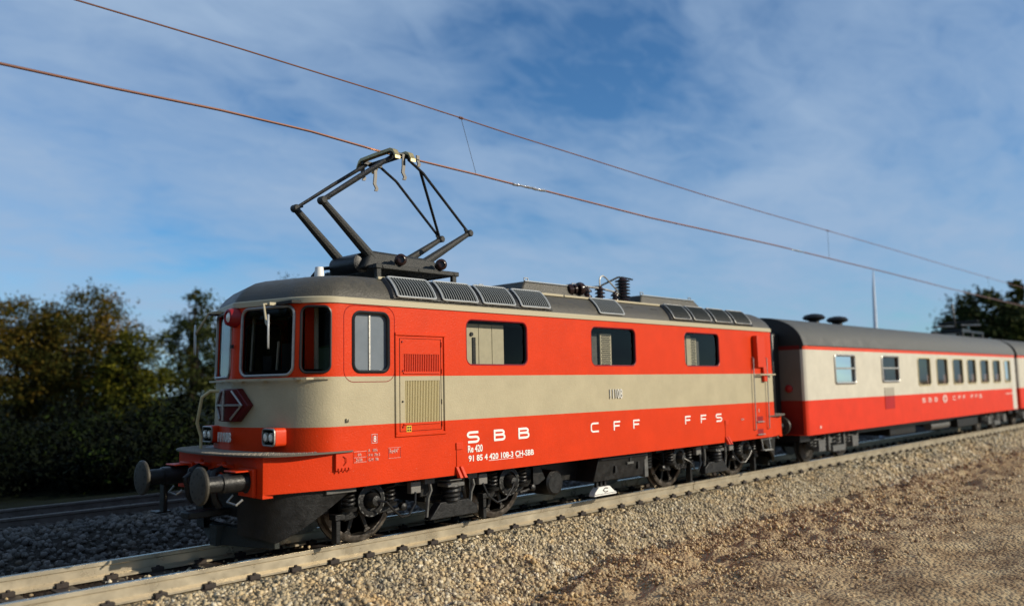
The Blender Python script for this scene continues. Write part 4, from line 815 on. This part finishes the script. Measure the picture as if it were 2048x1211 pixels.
# ------------------------------------------------------------------ COACHES
def coach(name, x0, x1, label, full_detail=True):
    root = empty(name, (x0, 0, 0), label, 'railway carriage', 'red and cream passenger carriages coupled behind the locomotive')
    L = x1-x0; Y = 1.45
    prof = []
    for z in (.78, 1.2, 1.67, 2.3, 2.985): prof.append((-Y, z))
    base = [(-Y, 3.05)]+[(-Y*math.cos(a)**.75, 3.09+.80*math.sin(a)**1.0) for a in [R_(90*i/14) for i in range(15)]]
    fnn = lambda x, z, off=0: (x, -Y-off, z)
    if full_detail:
        sq = [(15.25-x0, 16.60-x0, 2.09, 2.86), (18.63-x0, 20.0-x0, 2.10, 2.87)]
        tall = [(a-x0, b_-x0, 1.945, 2.85) for a, b_ in ((21.75, 22.95), (23.6, 24.76), (25.35, 26.5), (27.05, 28.1), (28.7, 29.8), (30.4, 31.45), (32.1, 33.0))]
    else:
        sq = []; tall = [(1.5+i*1.9, 2.7+i*1.9, 1.945, 2.85) for i in range(5)]
    holes = [rrect(a, b_, c, d, .06, 3) for a, b_, c, d in sq]+[rrect(a, b_, c, d, .10, 4) for a, b_, c, d in tall]
    mb = MB(); a0 = .10
    sheet(mb, [(a0, .78), (L-a0, .78), (L-a0, 3.09), (a0, 3.09)], holes, fnn, .5, depth=.06)
    sheet(mb, [(a0, .78), (L-a0, .78), (L-a0, 3.09), (a0, 3.09)], holes, lambda x, z, off=0: (x, Y+off, z), .5, depth=.06)
    for e in (0, 1):
        E = (lambda x: x) if e == 0 else (lambda x: L-x)
        pl = [(E(a0), -Y), (E(.05), -1.435), (E(.01), -1.40), (E(0), -1.34), (E(0), 1.34), (E(.01), 1.40), (E(.05), 1.435), (E(a0), Y)]
        mb.add([(a, b_, z) for a, b_ in pl for z in (.78, 3.09)], [(2*i, 2*i+2, 2*i+3, 2*i+1) for i in range(7)])
    mb.build('body', 'coach_paint', root, merge=True)
    for e in (0, 1): MB().box(*sorted(((-.012 if e == 0 else L+.012), (-.002 if e == 0 else L+.002))), -1.335, 1.335, .80, 3.09).build('end_wall', 'coach_end_shaded', root)
    arc_ = [(-Y*math.cos(R_(t_)), 3.09+.80*math.sin(R_(t_))) if True else 0 for t_ in range(0, 181, 9)]
    arc_ = [(-(abs(math.cos(R_(t_)))**.8)*Y*(1 if t_ <= 90 else -1), 3.09+.80*math.sin(R_(t_))) for t_ in range(0, 181, 9)]
    arc_[0] = (-Y-.015, 3.09); arc_[-1] = (Y+.015, 3.09)
    rf = MB(); rings = []
    for x, k in ((0, .985), (.03, 1.0)): rings.append((x, k))
    rings += [(L-.03, 1.0), (L, .985)]
    n = len(arc_); rf.add([(x, y*k, 3.09+(z-3.09)*k) for x, k in rings for y, z in arc_], [(i*n+j, i*n+j+1, (i+1)*n+j+1, (i+1)*n+j) for i in range(len(rings)-1) for j in range(n-1)]+[tuple(range(n)), tuple((len(rings)-1)*n+j for j in range(n-1, -1, -1))])
    rf.build('roof', 'coach_roof', root, angle=40)
    for y in (-Y-.012, Y+.012): MB().box(.25, L-.25, y-.01, y+.01, 3.085, 3.10).build('gutter', 'roof_grey', root)
    for h, (a, b_, c, d), s_ in [(h, q, 1) for h, q in zip(holes[:len(sq)], sq)]+[(h, q, 0) for h, q in zip(holes[len(sq):], tall)]:
        fo = MB().tube([fnn(x, z, .004) for x, z in subdiv_loop(h, .2)], .035 if s_ else .022, 6, closed=True).build('window', 'silver' if s_ else 'yellow_cream', root)
        MB().add([(a-.02, -Y+.035, c-.02), (b_+.02, -Y+.035, c-.02), (b_+.02, -Y+.035, d+.02), (a-.02, -Y+.035, d+.02)], [(0, 1, 2, 3)]).build('pane', 'coach_glass', fo)
        if s_: MB().box(a, b_, -Y-.02, -Y+.03, (c+d)/2-.0, (c+d)/2+.05).build('glazing_bar', 'silver', fo)
        MB().box(a+.05, b_-.1, -Y+.35, -Y+.40, c-.3, c+.35).build('curtain', 'seat_red' if a < 9 else 'seat_red', fo)
    MB().box(.3, L-.3, .2, .25, .9, 3.0).build('inner_wall', 'inside_cream', root)
    # ends: bellows, buffers, tail lamp
    for e in (0, 1):
        E = (lambda x: x) if e == 0 else (lambda x: L-x); dd = -1 if e == 0 else 1
        ep = MB().add([(E(-.004), y*.97, 3.10+(z-3.09)*.97) for y, z in arc_]+[(E(-.004), 1.40, 2.99), (E(-.004), -1.40, 2.99)], [tuple(range(len(arc_)+2))]).build('end_panel', 'rubber', root)
        MB().box(*sorted((E(-.42), E(.0))), -.78, .78, 1.0, 3.45).build('gangway', 'rubber' if e == 0 and full_detail else 'mast_grey', root, bevel=.08)
        for y in (-.875, .875):
            MB().lathe((E(0), y, 1.03), (dd, 0, 0), [(0, .12), (.25, .11), (.26, .24), (.30, .23), (.31, 0)], 24).build('buffer', 'dark_plastic', root)
        MB().lathe((E(.0), -1.0, 1.98), (dd, 0, 0), [(0, .10), (.05, .10), (.07, .06), (.08, 0)], 16).build('tail_lamp', 'deep_red', root)
        MB().box(*sorted((E(.02), E(.6))), -1.2, 1.2, .60, .80).build('end_beam', 'black_plastic', root)
    MB().box(.6, L-.6, -1.05, 1.05, .62, .80).build('underframe', 'black_plastic', root)
    if full_detail:
        MB().box(18.72-x0, 19.5-x0, -Y-.012, -Y-.002, 1.28, 1.92).build('service_hatch', 'hatch_paint', root)
        for ch_, x, w_ in (('S', 21.95, .42), ('B', 22.55, .42), ('B', 23.15, .42), ('C', 25.1, .42), ('F', 25.7, .4), ('F', 26.25, .4), ('F', 27.2, .4), ('F', 27.75, .4), ('S', 28.3, .42)):
            lt_ = MB(); strokes(lt_, gl(ch_, x-x0, 1.39, w_*.8, .13), .032, lambda a, b_: (a, -Y-.006, b_)); lt_.build('letter', 'letter_faint', root)
        cxx = 24.25-x0; lg = MB().prism([(cxx+.26*math.cos(R_(k*60)), 1.46+.15*math.sin(R_(k*60))) for k in range(6)], -Y-.012, -Y-.004).build('emblem', 'letter_faint', root)
        MB().box(cxx-.17, cxx+.17, -Y-.018, -Y-.012, 1.445, 1.475).box(cxx-.035, cxx+.035, -Y-.018, -Y-.012, 1.36, 1.56).build('emblem_cross', 'red', lg)
        MB().box(32.0-x0, 33.1-x0, -Y-.01, -Y-.003, 1.45, 1.49).box(14.1-x0, 14.2-x0, -Y-.01, -Y-.003, .93, 1.0).build('inscription', 'white_faint', root)
        MB().box(33.08-x0, 33.70-x0, -Y-.006, -Y-.001, .80, 2.97).build('door', 'door_cream', root)
        for xv in (17.35, 19.05):
            MB().lathe((xv-x0, 0, 3.86), (0, 0, 1), [(0, .16), (.12, .15), (.17, .30), (.22, .34), (.30, .27), (.34, .10)], 18).build('roof_vent', 'black_plastic', root)
        # folded pantograph with its base on the roof's far end
        pb = MB(); px = 33.0-x0-3.2
        for y in (-.55, .55): pb.box(px, px+3.0, y-.05, y+.05, 4.02, 4.10)
        for x in (px+.1, px+1.4, px+2.8):
            for y in (-.55, .55): pb.lathe((x, y, 3.80), (0, 0, 1), [(0, .09), (.22, .08)], 10)
        pb.box(px+.8, px+1.9, -.4, .4, 4.05, 4.2); pb.tube([(px+.2, -.5, 4.3), (px+2.9, -.5, 4.42)], .05, 6).tube([(px+.2, .5, 4.3), (px+2.9, .5, 4.42)], .05, 6).tube([(px+1.6, -.8, 4.5), (px+1.6, .8, 4.5)], .05, 6)
        pb.tube([(px+.2, -.3, 4.2), (px+.1, -.3, 4.7), (px+.3, -.2, 5.2)], .04, 6); pb.build('pantograph', 'black_plastic', root, bevel=.01)
        MB().box(20.2-x0, 22.5-x0, -1.0, 1.0, .38, .66).build('equipment_case', 'black_plastic', root, bevel=.02); MB().box(26.5-x0, 29.0-x0, -1.15, 1.0, .35, .66).build('equipment_case', 'black_plastic', root, bevel=.02)
        MB().tube([(24-x0, -.9, .5), (26-x0, -.9, .5)], .14, 12).build('air_tank', 'bogie_grey', root)
    for xb in (1.0, L-3.9):
        bg_ = MB().box(xb+1.1, xb+1.5, -1.03, 1.03, .47, .6)
        for s in (-1, 1):
            bg_.box(xb-.2, xb+2.9, *sorted((s*1.02, s*1.12)), .46, .62)
            for c in (.2, 2.4):
                bg_.box(xb+c-.20, xb+c+.20, *sorted((s*1.08, s*1.26)), .30, .60)
                bg_.spring((xb+c-.3, s*1.14), .07, .40, .72, 4, .022); bg_.spring((xb+c+.3, s*1.14), .07, .40, .72, 4, .022)
            bg_.box(xb+.9, xb+1.7, *sorted((s*1.05, s*1.25)), .24, .40); bg_.spring((xb+1.3, s*1.16), .11, .40, .72, 3, .03)
            bg_.box(xb+.75, xb+.85, *sorted((s*1.1, s*1.2)), .28, .76).box(xb+1.75, xb+1.85, *sorted((s*1.1, s*1.2)), .28, .76)
        bo_ = bg_.build('bogie', 'bogie_grey', root, bevel=.01)
        for c in (.2, 2.4):
            wm = MB()
            for s in (-1, 1): wm.lathe((xb+c, s*.69, .46), (0, s, 0), [(0, .5), (.03, .495), (.04, .462), (.13, .456), (.135, .38), (.09, .34), (.09, .12), (.12, .10)], 36)
            wm.tube([(xb+c, -.7, .46), (xb+c, .7, .46)], .08, 10); wm.build('wheelset', 'wheel_steel', bo_)
    return root
coach('restaurant_carriage', 13.42, 33.9, 'cream and red carriage directly behind the locomotive with seven tall windows')
coach('passenger_carriage', 34.4, 54.4, 'last carriage, only its front end showing at the right edge', False)

# ------------------------------------------------------------------ overhead line and mast
oh = empty('overhead_line', (0, 0, 0), 'two copper wires joined by thin droppers above the train', 'overhead line')
cw = [(-16, 6.10), (-4.556, 6.140), (-3.3, 6.16), (-1.79, 6.205), (-.3, 6.205), (1.14, 6.135), (2.0, 6.135), (3.24, 6.125), (4.2, 6.105), (5.17, 6.115), (6.6, 6.09), (8.84, 6.05), (11.3, 6.06), (15, 6.07), (18.8, 6.04), (23.9, 6.0), (30.7, 5.91), (38, 5.86), (60, 5.75)]
cw = [(p[0], 0, p[1]) for p in cw]
def cr3(P, k=5):
    P = [Vector(p) for p in P]; o_ = []
    for i in range(len(P)-1):
        a = P[max(0, i-1)]; b_ = P[i]; c = P[i+1]; d = P[min(len(P)-1, i+2)]
        for j in range(k): t_ = j/k; o_.append(.5*((2*b_)+(c-a)*t_+(2*a-5*b_+4*c-d)*t_*t_+(3*b_-a-3*c+d)*t_**3))
    return o_+[P[-1]]
MB().tube(cw, .0185, 10).build('contact_wire', 'copper', oh)
ct = [(-16, 7.25), (-3.75, 7.20), (-1.5, 7.20), (0, 7.18), (1.25, 7.165), (2.885, 7.125), (4.2, 7.09), (6.66, 7.05), (8.9, 7.005), (11.3, 6.965), (14.85, 6.945), (18.7, 6.94), (24, 6.92), (31, 6.87), (43, 6.82), (60, 6.8)]
MB().tube([(a, 0, b_) for a, b_ in ct], .0125, 8).build('catenary_wire', 'copper', oh)
for xa, za, xb_, zb in ((2.885, 7.125, 3.244, 6.135), (18.72, 6.94, 18.72, 6.05), (36.5, 6.85, 36.6, 5.87)):
    d = MB().tube([(xa, 0, za), (xb_, 0, zb)], .0045, 6).build('dropper', 'thin_wire', oh)
    MB().tube([(xa-.04, 0, za), (xa-.01, 0, za)], .026, 8).tube([(xa+.01, 0, za), (xa+.04, 0, za-.002)], .026, 8).build('clip', 'copper', d)
P_ = [(4.22+.95*i/14, random.uniform(-.006, .006), 6.105+.010*i/14+random.uniform(-.006, .006)) for i in range(15)]
MB().tube(P_, [random.uniform(.022, .036) for _ in P_], 8).build('solder_joint', 'solder', oh)
MB().tube([(16.1, 0, 6.062), (16.5, 0, 6.06), (16.9, 0, 6.058)], [.02, .03, .02], 8).build('solder_joint', 'solder', oh)
mst = MB().tube([(31.0, 3.3, -.4), (31.0, 3.3, 3.5), (31.1, 3.3, 6.2), (31.2, 3.3, 7.1)], [.11, .10, .06, .02], 10).build('mast', 'mast_grey')
mst['label'] = 'pale grey pole standing beyond the carriage roof'; mst['category'] = 'mast'

# ------------------------------------------------------------------ trees
CAMP = Vector((-7.218, -11.01, 2.1856))
def px_to(u, v, depth):
    d = f_+Rv*((u-1024)/1662.56)-Uv*((v-605.5)/1662.56); return CAMP+d*depth
def leaves(n_cl, centre, rx, rz, per, leaf, seed, shape='round', gapk=1.0):
    g = np.random.default_rng(seed); cl = []
    while len(cl) < n_cl:
        p = g.uniform(-1, 1, 3); r = np.linalg.norm(p)
        if r < 1 and (r > .35 or g.random() < .4):
            if shape == 'spire' and abs(p[0]) > (1-p[2])*.5: continue
            cl.append(p)
    cl = np.array(cl)*[rx, rx, rz]+centre
    rad = g.uniform(.09, .20, n_cl)*rx*gapk; P = np.repeat(cl, per, 0)+g.normal(0, 1, (n_cl*per, 3))*np.repeat(rad, per)[:, None]*[1, 1, .7]
    n = len(P); a = g.normal(0, 1, (n, 3)); a /= np.linalg.norm(a, axis=1)[:, None]; b_ = np.cross(a, g.normal(0, 1, (n, 3))); b_ /= np.linalg.norm(b_, axis=1)[:, None]
    s = g.uniform(.6, 1.3, n)[:, None]*leaf
    V = np.stack([P-a*s, P+b_*s*.5, P+a*s, P-b_*s*.5], 1).reshape(-1, 3); F = np.arange(4*n).reshape(-1, 4)
    top = np.clip((P[:, 2]-centre[2])/rz*.0+.5, 0, 1); R = np.clip(np.repeat(g.uniform(0, 1, n_cl), per)*.65+g.uniform(0, .35, n), 0, 1)
    return V, F, R, cl
def tree(name, u, vtop, depth, rx, hgt, m, label, cat, seed, ncl=120, per=75, leaf=.095, shape='round', group='trees in the background', low=.08):
    p = px_to(u, vtop, depth); gz = -.6; z1 = p.z; base = Vector((p.x, p.y, gz))
    root = empty(name, base, label, cat, group)
    rz = (z1-gz)*(1-low)/2; cen = np.array([0, 0, (z1-gz)-rz])
    V, F, R, cl = leaves(ncl, cen, rx, rz, per, leaf, seed, shape)
    c = raw('crown', V, F, R, m, False); c.parent = root
    g = random.Random(seed); tk = MB(); H = z1-gz
    top = Vector((g.uniform(-.2, .2), g.uniform(-.2, .2), H*.85)); pts = [Vector((0, 0, -.1)), Vector((g.uniform(-.1, .1), 0, H*.25)), Vector((g.uniform(-.2, .2), g.uniform(-.2, .2), H*.5)), top]
    tk.tube(pts, [H*.03, H*.024, H*.017, H*.005], 9)
    for k in range(14):
        t_ = g.uniform(.25, .8); s0 = Vector((0, 0, H*t_)); e = Vector(cl[g.randrange(len(cl))]); e = Vector((e.x, e.y, max(e.z, H*t_*.9))); tk.tube([s0, s0.lerp(e, .5)+Vector((0, 0, .15)), e], [H*.011, H*.007, H*.002], 6)
    t_ = tk.build('trunk', 'trunk', root); return root
D = 44
tree('broadleaf_tree', 40, 595, D, 2.6, 7, 'leaves_brown', 'rusty brown tree at the left edge of the photo', 'tree', 11, 200, 120)
tree('broadleaf_tree', 165, 582, D+1, 2.9, 7, 'leaves_brown', 'tallest and widest autumn brown tree left of the locomotive', 'tree', 12, 230, 120)
tree('broadleaf_tree', 268, 668, D-2, 1.7, 6, 'leaves_olive', 'lower olive tree between the brown tree and the slim one', 'tree', 13, 120, 110)
tree('slim_tree', 385, 580, D+2, 1.7, 7, 'leaves_dark', 'slim airy tree with a narrow top right beside the cab', 'tree', 14, 110, 90, shape='round')
tree('slim_tree', 388, 566, D+2, .45, 7, 'leaves_brown', 'thin brown tip rising behind the slim tree beside the cab', 'tree', 24, 22, 30, shape='round')
tree('broadleaf_tree', 470, 610, D+4, 2.6, 7, 'leaves_dark', 'dark tree hidden behind the cab front', 'tree', 15, 140, 60)
tree('broadleaf_tree', 595, 546, D+5, 2.3, 7, 'leaves_dark', 'tree whose tip shows just above the front of the cab roof', 'tree', 16, 90, 45)
tree('broadleaf_tree', 672, 520, D+5, 1.5, 7, 'leaves_olive', 'olive tree tip showing at the foot of the pantograph', 'tree', 17, 70, 40)
tree('broadleaf_tree', 860, 566, D+5, 2.8, 7, 'leaves_olive', 'tree glimpsed in the gap under the pantograph base', 'tree', 18, 90, 45)
tree('broadleaf_tree', 1962, 586, 62, 3.2, 9, 'leaves_dark', 'dark tree above the far end of the first carriage', 'tree', 19, 200, 60, leaf=.2)
tree('conifer_tree', 2027, 556, 64, 1.0, 9, 'leaves_olive', 'pointed tree at the right edge, its tip the highest there', 'tree', 20, 60, 45, leaf=.2)
tree('broadleaf_tree', 2060, 630, 60, 3.0, 9, 'leaves_olive', 'olive tree cut off by the right edge of the photo', 'tree', 21, 110, 50, leaf=.2)
tree('broadleaf_tree', 1890, 652, 66, 1.4, 9, 'leaves_dark', 'small dark treetop just over the middle of the carriage roof', 'tree', 22, 50, 40, leaf=.2)
# dense undergrowth as one mass
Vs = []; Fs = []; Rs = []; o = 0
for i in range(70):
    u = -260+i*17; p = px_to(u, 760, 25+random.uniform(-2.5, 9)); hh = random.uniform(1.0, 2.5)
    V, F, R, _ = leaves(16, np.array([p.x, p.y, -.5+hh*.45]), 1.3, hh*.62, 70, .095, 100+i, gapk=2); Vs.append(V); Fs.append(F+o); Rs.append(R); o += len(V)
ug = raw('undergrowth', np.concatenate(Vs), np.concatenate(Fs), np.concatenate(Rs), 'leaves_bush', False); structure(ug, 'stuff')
# unseen trees added ahead of the locomotive, blocking sky light and darkening windscreen reflections
Vs = []; Fs = []; Rs = []; o = 0
for i in range(34):
    a = i/33; x = -19-7*math.sin(a*math.pi)+random.uniform(-1.5, 1.5); y = -26+52*a
    V, F, R, _ = leaves(26, np.array([x, y, 3.4]), 2.4, 3.9, 40, .42, 300+i, gapk=1.6); Vs.append(V); Fs.append(F+o); Rs.append(R); o += len(V)
tb_ = raw('added_tree_belt', np.concatenate(Vs), np.concatenate(Fs), np.concatenate(Rs), 'leaves_dark', False); structure(tb_, 'stuff')
